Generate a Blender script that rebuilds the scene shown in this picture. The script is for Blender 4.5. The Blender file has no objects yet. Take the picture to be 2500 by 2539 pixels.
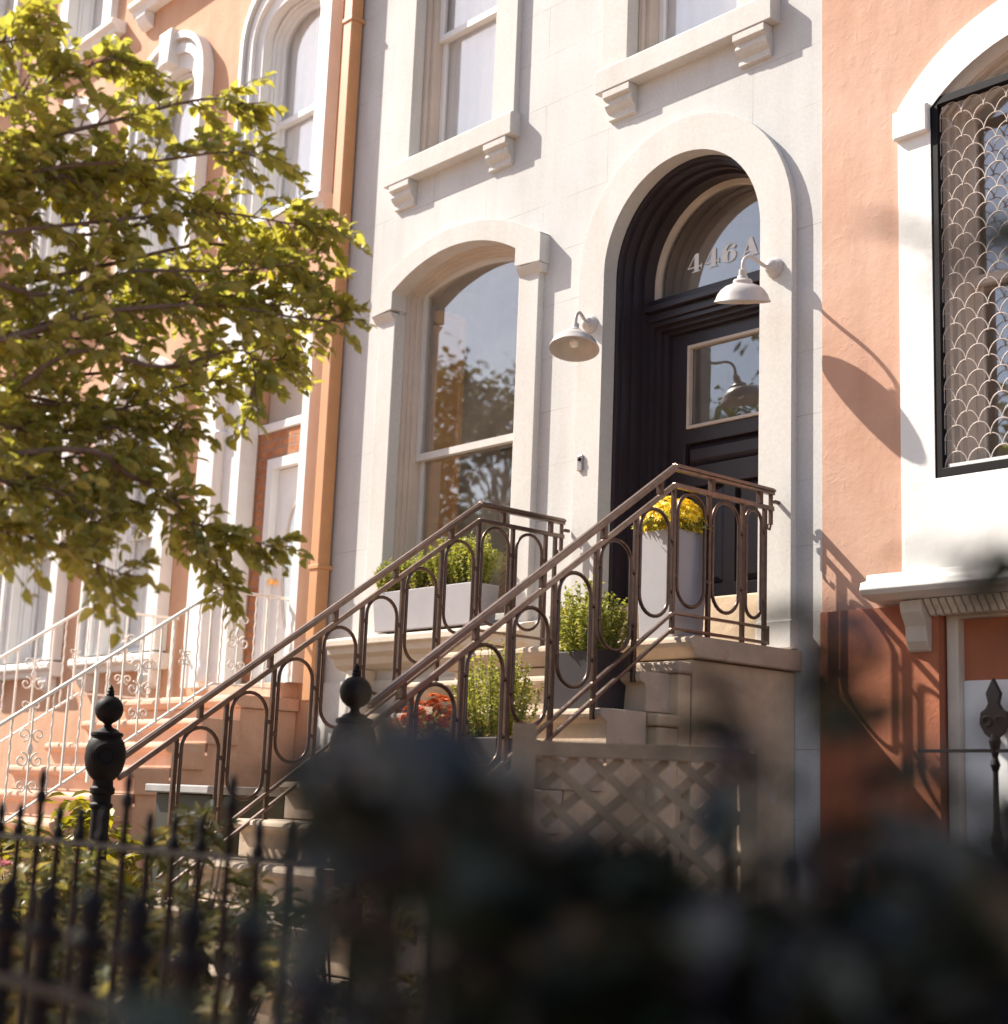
import bpy, bmesh, math, random
import numpy as np
from mathutils import Vector, Matrix
from mathutils.geometry import tessellate_polygon
PI = math.pi
random.seed(7)
SC = bpy.context.scene
COL = SC.collection

# ------------------------------------------------------------------ camera, sky, sun, exposure
cam_d = bpy.data.cameras.new('camera')
cam = bpy.data.objects.new('camera', cam_d); COL.objects.link(cam)
_r = Vector((0.667296, 0.743799, 0.038467)); _u = Vector((0.112645, -0.151843, 0.981965)); _f = Vector((-0.736225, 0.650928, 0.185109))
CAM = Vector((0, -7, 1.2))
m = Matrix.Identity(4)
for i in range(3):
    m[i][0], m[i][1], m[i][2], m[i][3] = _r[i], _u[i], -_f[i], CAM[i]
cam.matrix_world = m
cam_d.sensor_fit = 'HORIZONTAL'; cam_d.sensor_width = 52.8; cam_d.lens = 52.8 * 1.5151
cam_d.clip_start = 0.05; cam_d.clip_end = 500
cam_d.dof.use_dof = True; cam_d.dof.focus_distance = 9.0; cam_d.dof.aperture_fstop = 2.8
SC.camera = cam

w = bpy.data.worlds.new('World'); SC.world = w; w.use_nodes = True
wn = w.node_tree.nodes; wn.clear()
sky = wn.new('ShaderNodeTexSky'); bg = wn.new('ShaderNodeBackground'); wo = wn.new('ShaderNodeOutputWorld')
SUN = Vector((-2.42, -1.0, 2.46)).normalized()
sky.sky_type = 'NISHITA'; sky.sun_disc = False
sky.sun_elevation = math.asin(SUN.z); sky.sun_rotation = math.atan2(SUN.x, SUN.y)
sky.air_density = 1.0; sky.dust_density = 1.6; sky.ozone_density = 0.8
bg.inputs['Strength'].default_value = 0.10
w.node_tree.links.new(sky.outputs[0], bg.inputs[0]); w.node_tree.links.new(bg.outputs[0], wo.inputs[0])
sd = bpy.data.lights.new('sun', 'SUN'); sun = bpy.data.objects.new('sun', sd); COL.objects.link(sun)
sd.energy = 5.0; sd.angle = math.radians(0.5); sd.color = (1.0, 0.93, 0.82)
sun.rotation_euler = SUN.to_track_quat('Z', 'Y').to_euler(); sun.location = (-20, -10, 25)
SC.view_settings.view_transform = 'Standard'; SC.view_settings.look = 'None'
SC.view_settings.exposure = 1.07; SC.view_settings.gamma = 1
SC.cycles.max_bounces = 10; SC.cycles.transparent_max_bounces = 16
SC.cycles.use_denoising = True

# ------------------------------------------------------------------ materials
MAT = {}
def mat(name):
    mt = bpy.data.materials.new(name); mt.use_nodes = True
    nt = mt.node_tree; b = nt.nodes['Principled BSDF']; MAT[name] = mt
    return mt, nt, b
def N(nt, t, **kw):
    n = nt.nodes.new(t)
    for k, v in kw.items():
        if k in ('operation', 'blend_type', 'data_type', 'noise_dimensions', 'feature', 'distance'): setattr(n, k, v)
        else: n.inputs[k].default_value = v
    return n
def noise(nt, scale, detail=4, rough=.6, vec=None):
    n = N(nt, 'ShaderNodeTexNoise', Scale=scale, Detail=detail, Roughness=rough)
    if vec is None:
        g = nt.nodes.new('ShaderNodeNewGeometry'); vec = g.outputs['Position']
    nt.links.new(vec, n.inputs['Vector']); return n
def ramp(nt, fac, a, b, ca=(0,0,0,1), cb=(1,1,1,1)):
    r = nt.nodes.new('ShaderNodeValToRGB'); r.color_ramp.elements[0].position = a; r.color_ramp.elements[1].position = b
    r.color_ramp.elements[0].color = ca; r.color_ramp.elements[1].color = cb
    nt.links.new(fac, r.inputs[0]); return r
def mix(nt, fac, a, b, blend='MIX'):
    mx = nt.nodes.new('ShaderNodeMix'); mx.data_type = 'RGBA'; mx.blend_type = blend
    for s, v in ((mx.inputs[0], fac), (mx.inputs[6], a), (mx.inputs[7], b)):
        if hasattr(v, 'links'): nt.links.new(v, s)
        else: s.default_value = v if not isinstance(v, tuple) else (*v[:3], 1)
    return mx.outputs[2]
def bump(nt, b, h, strength, dist=.01, prev=None):
    bp = N(nt, 'ShaderNodeBump', Strength=strength, Distance=dist); nt.links.new(h, bp.inputs['Height'])
    if prev: nt.links.new(prev, bp.inputs['Normal'])
    nt.links.new(bp.outputs[0], b.inputs['Normal']); return bp.outputs[0]
def simple(name, c, rough=.6, metal=0, var=.12, nscale=3.0, bstr=0, bscale=60, bdist=.004, spec=None, wear=None):
    mt, nt, b = mat(name)
    n = noise(nt, nscale, 5, .65)
    lo = tuple(x * (1 - var) for x in c); hi = tuple(min(1, x * (1 + var)) for x in c)
    r = ramp(nt, n.outputs['Fac'], .3, .7, (*lo, 1), (*hi, 1)); out = r.outputs[0]
    if wear:
        wc, amt, ws = wear
        n3 = noise(nt, ws, 6, .7); r3 = ramp(nt, n3.outputs['Fac'], amt, amt + .06)
        out = mix(nt, r3.outputs[0], out, wc)
    nt.links.new(out, b.inputs['Base Color'])
    b.inputs['Roughness'].default_value = rough; b.inputs['Metallic'].default_value = metal
    if spec is not None: b.inputs['Specular IOR Level'].default_value = spec
    if bstr:
        n2 = noise(nt, bscale, 4, .6); bump(nt, b, n2.outputs['Fac'], bstr, bdist)
    return mt
def sepxz(nt):
    g = nt.nodes.new('ShaderNodeNewGeometry'); s = nt.nodes.new('ShaderNodeSeparateXYZ'); c = nt.nodes.new('ShaderNodeCombineXYZ')
    nt.links.new(g.outputs['Position'], s.inputs[0]); nt.links.new(s.outputs[0], c.inputs[0]); nt.links.new(s.outputs[2], c.inputs[1])
    return c.outputs[0]
def brick(nt, vec, bw, rh, mortar, smooth=.1):
    br = nt.nodes.new('ShaderNodeTexBrick'); br.offset = .5
    br.inputs['Color1'].default_value = (1,1,1,1); br.inputs['Color2'].default_value = (.8,.8,.8,1); br.inputs['Mortar'].default_value = (0,0,0,1)
    br.inputs['Scale'].default_value = 1; br.inputs['Mortar Size'].default_value = mortar; br.inputs['Mortar Smooth'].default_value = smooth
    br.inputs['Brick Width'].default_value = bw; br.inputs['Row Height'].default_value = rh
    nt.links.new(vec, br.inputs['Vector']); return br
def streaks(nt, sx, sz):
    g = nt.nodes.new('ShaderNodeNewGeometry'); mp = nt.nodes.new('ShaderNodeMapping'); mp.inputs['Scale'].default_value = (sx, sx, sz)
    nt.links.new(g.outputs['Position'], mp.inputs[0]); return mp.outputs[0]

def stucco_scored(name, c1, c2, joints=True):
    mt, nt, b = mat(name)
    n = noise(nt, 1.1, 6, .62); r = ramp(nt, n.outputs['Fac'], .32, .68, (*c2, 1), (*c1, 1))
    st = noise(nt, 1.0, 5, .6, streaks(nt, 5, .7)); rs = ramp(nt, st.outputs['Fac'], .48, .78, (1,1,1,1), (.90,.875,.85,1))
    col = mix(nt, 1.0, r.outputs[0], rs.outputs[0], 'MULTIPLY')
    f = noise(nt, 45, 5, .6); rf = ramp(nt, f.outputs['Fac'], .35, .65, (.95,.95,.95,1), (1.04,1.04,1.04,1))
    col = mix(nt, 1.0, col, rf.outputs[0], 'MULTIPLY')
    prev = bump(nt, b, f.outputs['Fac'], .18, .006)
    if joints:
        br = brick(nt, sepxz(nt), 1.27, .385, .0034, .3)
        nj = noise(nt, 2.3, 3, .6); rj = ramp(nt, nj.outputs['Fac'], .42, .62)
        inv = N(nt, 'ShaderNodeMath', operation='MULTIPLY'); nt.links.new(br.outputs['Fac'], inv.inputs[0]); nt.links.new(rj.outputs[0], inv.inputs[1])
        inv2 = N(nt, 'ShaderNodeMath', operation='MULTIPLY'); nt.links.new(inv.outputs[0], inv2.inputs[0]); inv2.inputs[1].default_value = .75
        col = mix(nt, inv2.outputs[0], col, (.33, .29, .26))
    nt.links.new(col, b.inputs['Base Color']); b.inputs['Roughness'].default_value = .88
    return mt
stucco_scored('grey_stucco', (.60, .595, .58), (.52, .51, .495))
stucco_scored('grey_trim', (.61, .59, .56), (.55, .53, .50), False)

def stucco_rough(name, c1, c2, low=None, zsplit=0):
    mt, nt, b = mat(name)
    n = noise(nt, .9, 6, .65); r = ramp(nt, n.outputs['Fac'], .35, .65, (*c2, 1), (*c1, 1))
    col = r.outputs[0]
    st = noise(nt, 1.0, 5, .6, streaks(nt, 4, .5)); rs = ramp(nt, st.outputs['Fac'], .46, .8, (1,1,1,1), (.80,.75,.71,1))
    col = mix(nt, 1.0, col, rs.outputs[0], 'MULTIPLY')
    n1 = noise(nt, 5.5, 6, .62); n2 = noise(nt, 38, 4, .6)
    prev = bump(nt, b, n1.outputs['Fac'], .17, .035)
    v = N(nt, 'ShaderNodeTexNoise', Scale=11.0, Detail=3.0, Roughness=.5, Distortion=1.5); g = nt.nodes.new('ShaderNodeNewGeometry'); nt.links.new(g.outputs['Position'], v.inputs['Vector'])
    rv = ramp(nt, v.outputs['Fac'], .60, .66); prev = bump(nt, b, rv.outputs[0], .12, .008, prev)
    bump(nt, b, n2.outputs['Fac'], .2, .006, prev)
    nt.links.new(col, b.inputs['Base Color']); b.inputs['Roughness'].default_value = .9
    return mt
stucco_rough('orange_stucco', (.66, .395, .255), (.58, .32, .19))
stucco_rough('salmon_stucco', (.60, .385, .29), (.52, .295, .205))
stucco_rough('red_shade_stucco', (.44, .16, .075), (.36, .11, .055))  # lower wall's shade is put into this darker, redder colour
simple('white_paint', (.76, .74, .71), .55, var=.07, nscale=2.5, bstr=.25, bscale=14, bdist=.012, wear=((.42, .36, .30), .68, 7))
simple('white_sash', (.74, .73, .72), .4, var=.04)
simple('tan_frame', (.54, .46, .39), .5, var=.08, bstr=.1, bscale=40)
simple('warm_stone', (.60, .52, .43), .85, var=.13, nscale=2.2, bstr=.35, bscale=30, bdist=.008)
simple('stoop_stone', (.45, .35, .265), .88, var=.18, nscale=2.6, bstr=.45, bscale=24, bdist=.01, wear=((.33, .23, .165), .60, 4))
simple('brown_stone', (.54, .41, .28), .88, var=.2, nscale=3.5, bstr=.45, bscale=22, bdist=.01, wear=((.55, .47, .38), .60, 5))
simple('orange_brownstone', (.60, .38, .27), .88, var=.16, nscale=3, bstr=.4, bscale=18, bdist=.012, wear=((.60, .43, .34), .60, 6))
simple('door_paint', (.030, .022, .027), .38, var=.12, nscale=6, bstr=.05, bscale=80)
simple('iron_brown', (.105, .066, .052), .32, metal=.7, var=.25, nscale=20, bstr=.12, bscale=120, bdist=.002)
simple('iron_rail', (.21, .155, .13), .30, metal=.85, var=.25, nscale=20, bstr=.12, bscale=120, bdist=.002)
simple('iron_black', (.007, .005, .006), .6, spec=.16, metal=0, var=.3, nscale=15, bstr=.15, bscale=60, bdist=.003)
simple('iron_white', (.78, .75, .70), .45, var=.05, nscale=12, wear=((.35, .22, .14), .70, 14))
simple('grille_wire', (.55, .47, .42), .5, metal=.2, var=.1)
simple('lamp_enamel', (.50, .465, .44), .36, var=.06, nscale=12, wear=((.36, .32, .29), .70, 25))
simple('bulb_glass', (.85, .83, .80), .2, var=.02)
simple('pipe_paint', (.58, .28, .12), .5, var=.10, nscale=4, wear=((.36, .15, .08), .68, 9))
simple('planter_grey', (.37, .35, .37), .7, var=.06, nscale=4, bstr=.12, bscale=50)
simple('planter_dark', (.028, .022, .028), .6, var=.15)
simple('clay', (.35, .14, .07), .85, var=.15)
simple('soil', (.045, .030, .022), .95, var=.4, nscale=30, bstr=.8, bscale=40, bdist=.03)
simple('wood', (.26, .185, .12), .8, var=.25, nscale=8, bstr=.3, bscale=40)
simple('bark', (.16, .10, .075), .85, var=.3, nscale=25, bstr=.6, bscale=60, bdist=.006)
simple('shutter_orange', (.93, .48, .14), .5, var=.08, nscale=4)
simple('blind_white', (.80, .80, .80), .8, var=.03)
simple('room', (.80, .70, .60), .9, var=.1)
simple('paving', (.70, .42, .30), .9, var=.14, nscale=1.2, bstr=.3, bscale=50)
simple('asphalt', (.11, .09, .08), .9, var=.2, nscale=8, bstr=.5, bscale=90)
simple('steel', (.35, .33, .32), .35, metal=.8, var=.1)
simple('slab_grey', (.34, .33, .33), .75, var=.15, nscale=6, bstr=.2)
simple('bin_green', (.028, .030, .020), .6, var=.2)
simple('number_paint', (.86, .86, .84), .5, var=.01)
simple('stem_dark', (.022, .024, .016), .7, var=.2, nscale=20)
simple('stem_green', (.07, .09, .03), .6, var=.2, nscale=20)

def brick_mat():
    mt, nt, b = mat('brick')
    br = brick(nt, sepxz(nt), .215, .075, .008, .2)
    n = noise(nt, 9, 3, .6); r = ramp(nt, n.outputs['Fac'], .35, .65, (.34, .12, .05, 1), (.50, .21, .09, 1))
    col = mix(nt, br.outputs['Fac'], r.outputs[0], (.30, .20, .15)); nt.links.new(col, b.inputs['Base Color'])
    b.inputs['Roughness'].default_value = .9
    h = N(nt, 'ShaderNodeMath', operation='SUBTRACT'); h.inputs[0].default_value = 1; nt.links.new(br.outputs['Fac'], h.inputs[1]); bump(nt, b, h.outputs[0], .6, .008)
brick_mat()
def glass_mat(name, ior, tint, rough=0.0, wob=0.0, dust=.04):
    mt = bpy.data.materials.new(name); mt.use_nodes = True; nt = mt.node_tree; nt.nodes.clear(); MAT[name] = mt
    o = nt.nodes.new('ShaderNodeOutputMaterial'); mx = nt.nodes.new('ShaderNodeMixShader'); t = nt.nodes.new('ShaderNodeBsdfTransparent'); g = nt.nodes.new('ShaderNodeBsdfGlossy')
    lw = nt.nodes.new('ShaderNodeLayerWeight'); lw.inputs['Blend'].default_value = .5
    pw = N(nt, 'ShaderNodeMath', operation='POWER'); nt.links.new(lw.outputs['Facing'], pw.inputs[0]); pw.inputs[1].default_value = 5
    fr = N(nt, 'ShaderNodeMath', operation='MULTIPLY_ADD'); nt.links.new(pw.outputs[0], fr.inputs[0]); fr.inputs[1].default_value = 1 - ior; fr.inputs[2].default_value = ior
    t.inputs[0].default_value = (*tint, 1); g.inputs['Roughness'].default_value = rough; g.inputs['Color'].default_value = (1, 1, 1, 1)
    if wob:
        n = noise(nt, 2.3, 2, .5); bp = N(nt, 'ShaderNodeBump', Strength=wob, Distance=.02); nt.links.new(n.outputs['Fac'], bp.inputs['Height']); nt.links.new(bp.outputs[0], g.inputs['Normal'])
    nt.links.new(fr.outputs[0], mx.inputs[0]); nt.links.new(t.outputs[0], mx.inputs[1]); nt.links.new(g.outputs[0], mx.inputs[2])
    df = nt.nodes.new('ShaderNodeBsdfDiffuse'); df.inputs[0].default_value = (.62, .52, .44, 1); m2 = nt.nodes.new('ShaderNodeMixShader')
    nd = noise(nt, 3.5, 6, .7); rd = ramp(nt, nd.outputs['Fac'], .3, .75, (dust*.55,)*3 + (1,), (dust*1.5,)*3 + (1,)); nt.links.new(rd.outputs[0], m2.inputs[0])
    nt.links.new(mx.outputs[0], m2.inputs[1]); nt.links.new(df.outputs[0], m2.inputs[2]); nt.links.new(m2.outputs[0], o.inputs[0])
glass_mat('window_glass', .15, (.97, .97, .97), 0, .03)
glass_mat('old_glass', .13, (.90, .90, .90), 0, .14)

def leaf_mat(name, cols, trans=.45, rough=.45, tcol=None):
    mt, nt, b = mat(name)
    g = nt.nodes.new('ShaderNodeNewGeometry'); r = nt.nodes.new('ShaderNodeValToRGB'); e = r.color_ramp.elements
    while len(e) < len(cols): e.new(.5)
    for i, c in enumerate(cols): e[i].position = i / max(1, len(cols) - 1); e[i].color = (*c, 1)
    nt.links.new(g.outputs['Random Per Island'], r.inputs[0])
    nt.links.new(r.outputs[0], b.inputs['Base Color']); b.inputs['Roughness'].default_value = rough
    tr = nt.nodes.new('ShaderNodeBsdfTranslucent'); mx = nt.nodes.new('ShaderNodeMixShader'); mx.inputs[0].default_value = trans
    tint = mix(nt, 1.0, r.outputs[0], tcol or (1.5, 1.4, .7), 'MULTIPLY'); nt.links.new(tint, tr.inputs[0])
    o = nt.nodes['Material Output']; nt.links.new(b.outputs[0], mx.inputs[1]); nt.links.new(tr.outputs[0], mx.inputs[2]); nt.links.new(mx.outputs[0], o.inputs[0])
leaf_mat('leaf_tree', [(.23, .25, .07), (.33, .33, .10), (.43, .41, .15), (.37, .35, .12), (.50, .46, .18), (.29, .30, .09), (.46, .40, .08)], .54, .30, (1.25, 1.2, .5))
leaf_mat('leaf_box', [(.16, .20, .04), (.25, .28, .06), (.36, .36, .10), (.42, .40, .16)], .38, .5)
leaf_mat('leaf_yellow', [(.16, .16, .015), (.26, .23, .02), (.34, .29, .03), (.12, .14, .02)], .45, .4)
leaf_mat('leaf_rhodo', [(.10, .12, .045), (.18, .18, .07), (.30, .25, .12), (.38, .31, .16), (.14, .15, .05)], .32, .34)  # the paler tones put sunlight into the leaf colour
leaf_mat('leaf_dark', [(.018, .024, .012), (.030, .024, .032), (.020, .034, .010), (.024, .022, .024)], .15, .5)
leaf_mat('leaf_far', [(.05, .07, .02), (.08, .09, .025), (.11, .11, .03)], .3, .5)
leaf_mat('leaf_dry', [(.30, .16, .05), (.36, .20, .07), (.26, .15, .06)], .3, .6)
leaf_mat('petal_yellow', [(.88, .68, .03), (.92, .76, .06), (.85, .60, .02)], .3, .5, (1.2, 1.1, .8))
leaf_mat('petal_orange', [(.58, .10, .004), (.66, .15, .006), (.48, .06, .003)], .25, .7, (1.1, 1, .8))
leaf_mat('petal_pink', [(.60, .28, .38), (.55, .22, .22), (.62, .36, .46)], .3, .5, (1.2, 1, 1))
def stripe_mat():
    mt, nt, b = mat('striped_cloth')
    tc = nt.nodes.new('ShaderNodeTexCoord'); wv = nt.nodes.new('ShaderNodeTexNoise'); wv.noise_dimensions = '1D'; wv.inputs['Scale'].default_value = 7
    s = nt.nodes.new('ShaderNodeSeparateXYZ'); nt.links.new(tc.outputs['Object'], s.inputs[0])
    ad = N(nt, 'ShaderNodeMath', operation='MULTIPLY_ADD'); nt.links.new(s.outputs[0], ad.inputs[0]); ad.inputs[1].default_value = -.7; nt.links.new(s.outputs[2], ad.inputs[2])
    nt.links.new(ad.outputs[0], wv.inputs['W'])
    r = nt.nodes.new('ShaderNodeValToRGB'); r.color_ramp.interpolation = 'CONSTANT'; e = r.color_ramp.elements
    cs = [(0, (.03,.06,.03)), (.36, (.55,.08,.03)), (.43, (.05,.07,.03)), (.49, (.70,.30,.05)), (.54, (.55,.07,.03)), (.6, (.03,.05,.03)), (.66, (.6,.12,.03))]
    while len(e) < len(cs): e.new(.5)
    for k, (p, c) in enumerate(cs): e[k].position = p; e[k].color = (*c, 1)
    nt.links.new(wv.outputs[0], r.inputs[0]); nt.links.new(r.outputs[0], b.inputs['Base Color']); b.inputs['Roughness'].default_value = .9
stripe_mat()

# ------------------------------------------------------------------ builders
ROOT = {}
def thing(name, label, cat, loc=(0, 0, 0), group=None):
    o = bpy.data.objects.new(name, None); COL.objects.link(o); o.location = loc
    o['label'] = label; o['category'] = cat; o.empty_display_size = .1
    if group: o['group'] = group
    ROOT[o.name] = Vector(loc); return o
class MB:
    def __init__(s): s.v = []; s.f = []
    def add(s, vs, fs):
        b = len(s.v); s.v += [tuple(x) for x in vs]; s.f += [tuple(i + b for i in f) for f in fs]; return s
    def box(s, x0, x1, y0, y1, z0, z1, taper=None):
        t = taper or 0
        vs = [(x0+t,y0+t,z0),(x1-t,y0+t,z0),(x1-t,y1-t,z0),(x0+t,y1-t,z0),(x0,y0,z1),(x1,y0,z1),(x1,y1,z1),(x0,y1,z1)]
        return s.add(vs, [(3,2,1,0),(4,5,6,7),(0,1,5,4),(1,2,6,5),(2,3,7,6),(3,0,4,7)])
    def obox(s, c, ax, ay, az, hx, hy, hz):
        c, ax, ay, az = Vector(c), Vector(ax).normalized(), Vector(ay).normalized(), Vector(az).normalized()
        vs = [c + ax*hx*i + ay*hy*j + az*hz*k for k in (-1,1) for i, j in ((-1,-1),(1,-1),(1,1),(-1,1))]
        return s.add(vs, [(3,2,1,0),(4,5,6,7),(0,1,5,4),(1,2,6,5),(2,3,7,6),(3,0,4,7)])
    def bar(s, a, b, wx, wz, up=(0,0,1)):
        a, b = Vector(a), Vector(b); d = (b - a); L = d.length; d.normalize(); u = Vector(up)
        if abs(d.dot(u)) > .98: u = Vector((1, 0, 0))
        sx = d.cross(u).normalized(); u = sx.cross(d).normalized()
        return s.obox((a + b) / 2, sx, d, u, wx / 2, L / 2, wz / 2)
    def tube(s, pts, r, n=8, closed=False, r_end=None):
        P = [Vector(p) for p in pts]; m = len(P); R = r if isinstance(r, (list, tuple)) else [r + ((r_end if r_end is not None else r) - r) * i / max(1, m-1) for i in range(m)]
        vs = []; up = None
        for i, p in enumerate(P):
            if closed: d = P[(i+1) % m] - P[i-1]
            else: d = P[min(i+1, m-1)] - P[max(i-1, 0)]
            if d.length < 1e-9: d = Vector((0, 0, 1))
            d.normalize()
            if up is None:
                up = Vector((0, 0, 1)) if abs(d.z) < .9 else Vector((1, 0, 0))
            sx = d.cross(up)
            if sx.length < 1e-4: sx = d.cross(Vector((0.3, 1, 0.2)))
            sx.normalize(); up = sx.cross(d).normalized()
            for k in range(n):
                a = 2 * PI * k / n; vs.append(p + (sx * math.cos(a) + up * math.sin(a)) * R[i])
        fs = []
        for i in range(m if closed else m - 1):
            for k in range(n):
                a = i * n + k; b = i * n + (k+1) % n; j = ((i+1) % m) * n
                fs.append((a, b, j + (k+1) % n, j + k))
        if not closed: fs += [tuple(range(n))[::-1], tuple(range((m-1)*n, m*n))]
        return s.add(vs, fs)
    def lathe(s, prof, c, ax=(0,0,1), n=20):
        c, ax = Vector(c), Vector(ax).normalized(); t = Vector((1,0,0)) if abs(ax.x) < .9 else Vector((0,1,0))
        sx = ax.cross(t).normalized(); sy = ax.cross(sx); vs = []
        for r, h in prof:
            for k in range(n):
                a = 2*PI*k/n; vs.append(c + ax*h + (sx*math.cos(a) + sy*math.sin(a)) * max(r, 1e-4))
        m = len(prof); fs = [(i*n+k, i*n+(k+1) % n, (i+1)*n+(k+1) % n, (i+1)*n+k) for i in range(m-1) for k in range(n)]
        fs += [tuple(range(n))[::-1], tuple(range((m-1)*n, m*n))]
        return s.add(vs, fs)
    def plate(s, outer, holes, y0, y1, plane='xz'):
        loops = [outer] + list(holes or []); flat = [p for l in loops for p in l]
        tris = tessellate_polygon([[Vector((p[0], p[1], 0)) for p in l] for l in loops])
        P = (lambda p, y: (p[0], y, p[1])) if plane == 'xz' else (lambda p, y: (y, p[0], p[1]))
        n = len(flat); vs = [P(p, y0) for p in flat] + [P(p, y1) for p in flat]; fs = []
        for t in tris: fs.append(tuple(t)); fs.append(tuple(i + n for i in t)[::-1])
        k = 0
        for l in loops:
            m = len(l)
            for i in range(m): a = k + i; b = k + (i+1) % m; fs.append((a, b, b + n, a + n))
            k += m
        return s.add(vs, fs)
    def prism_x(s, prof, x0, x1):           # profile in (y, z)
        return s.plate(prof, None, x0, x1, 'yz')
    def build(s, name, material, parent=None, bevel=0, smooth=None, recalc=True, label=None, kind=None, seg=2):
        o0 = Vector((0, 0, 0)); p = parent
        while p is not None:
            if p.parent is None: o0 = p.location
            p = p.parent
        me = bpy.data.meshes.new(name); me.from_pydata([(v[0]-o0.x, v[1]-o0.y, v[2]-o0.z) for v in s.v], [], s.f)
        if recalc:
            bm = bmesh.new(); bm.from_mesh(me); bmesh.ops.recalc_face_normals(bm, faces=bm.faces); bm.to_mesh(me); bm.free()
        if smooth is not None:
            me.polygons.foreach_set('use_smooth', [True] * len(me.polygons)); me.set_sharp_from_angle(angle=math.radians(smooth))
        me.materials.append(MAT[material]); me.update()
        o = bpy.data.objects.new(name, me); COL.objects.link(o)
        if parent: o.parent = parent
        if bevel:
            bv = o.modifiers.new('bevel', 'BEVEL'); bv.width = bevel; bv.segments = seg; bv.limit_method = 'ANGLE'; bv.angle_limit = math.radians(40); bv.harden_normals = False
        if label: o['label'] = label
        if kind: o['kind'] = kind
        return o
def tagt(o, label, cat, group=None):
    o['label'] = label; o['category'] = cat
    if group: o['group'] = group
    return o
def rect(x0, x1, z0, z1): return [(x0, z0), (x1, z0), (x1, z1), (x0, z1)]
def seg_arch(x0, x1, z0, zs, zc, n=20):
    """opening outline: straight sides to zs, segmental (circular) arch with crown zc"""
    c = (x0 + x1) / 2; h = (x1 - x0) / 2; s = zc - zs; R = (h*h + s*s) / (2*s); cz = zc - R; a = math.asin(min(1, h / R))
    if s > h: a = PI - a
    pts = [(x0, z0), (x1, z0)]
    for i in range(n + 1):
        t = a - 2 * a * i / n; pts.append((c + R * math.sin(t), cz + R * math.cos(t)))
    return pts
def ell_arch(x0, x1, z0, zs, rise, n=20, p=2.0):
    c = (x0 + x1) / 2; h = (x1 - x0) / 2; pts = [(x0, z0), (x1, z0)]
    for i in range(n + 1):
        t = PI * i / n; cx, sz = math.cos(t), math.sin(t)
        pts.append((c + h * math.copysign(abs(cx) ** (2/p), cx), zs + rise * abs(sz) ** (2/p)))
    return pts
def leaves(mb, B, D, Nn, L, Wd, cup=.15):
    """B base points, D directions, Nn normals (arrays k x 3), L lengths, Wd widths: pointed folded leaves"""
    B, D, Nn = np.asarray(B, float), np.asarray(D, float), np.asarray(Nn, float); L = np.asarray(L, float)[:, None]; Wd = np.asarray(Wd, float)[:, None]
    D = D / np.linalg.norm(D, axis=1, keepdims=True); S = np.cross(D, Nn); S /= np.linalg.norm(S, axis=1, keepdims=True) + 1e-9; Nn = np.cross(S, D)
    def pt(t, sd, dz): return B + D * L * t + S * Wd * sd + Nn * L * dz
    V = [pt(0, 0, 0), pt(.33, .0, .02), pt(.70, 0, .0), pt(1, 0, -.10), pt(.28, .46, cup), pt(.66, .36, cup * .7), pt(.28, -.46, cup), pt(.66, -.36, cup * .7)]
    V = np.stack(V, 1); k = len(B); base = len(mb.v)
    mb.v += [tuple(x) for x in V.reshape(-1, 3)]
    F = [(0, 4, 1), (4, 5, 2, 1), (5, 3, 2), (0, 1, 6), (1, 2, 7, 6), (2, 3, 7)]
    for i in range(k):
        o = base + 8 * i
        for f in F: mb.f.append(tuple(o + j for j in f))
rng = np.random.default_rng(11)
def rnd_dirs(k, up=0.0, spread=1.0):
    d = rng.normal(size=(k, 3)) * spread; d[:, 2] += up; return d / np.linalg.norm(d, axis=1, keepdims=True)

# ------------------------------------------------------------------ the setting
MB().add([(-60,-5.45,-.0),(40,-5.45,0),(40,.02,0),(-60,.02,0)], [(0,1,2,3)]).build('ground', 'soil')['kind'] = 'structure'
def slab_rows():
    b = MB()
    b.box(-60, 40, -9.2, -5.45, -.2, .02)
    o = b.build('sidewalk', 'paving'); o['kind'] = 'structure'
slab_rows()
MB().box(-60, 40, -18, -9.2, -.4, -.12).build('road', 'asphalt')['kind'] = 'structure'
MB().box(-60, 40, -40, -18, -.4, .0).build('far_sidewalk', 'paving')['kind'] = 'structure'

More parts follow.
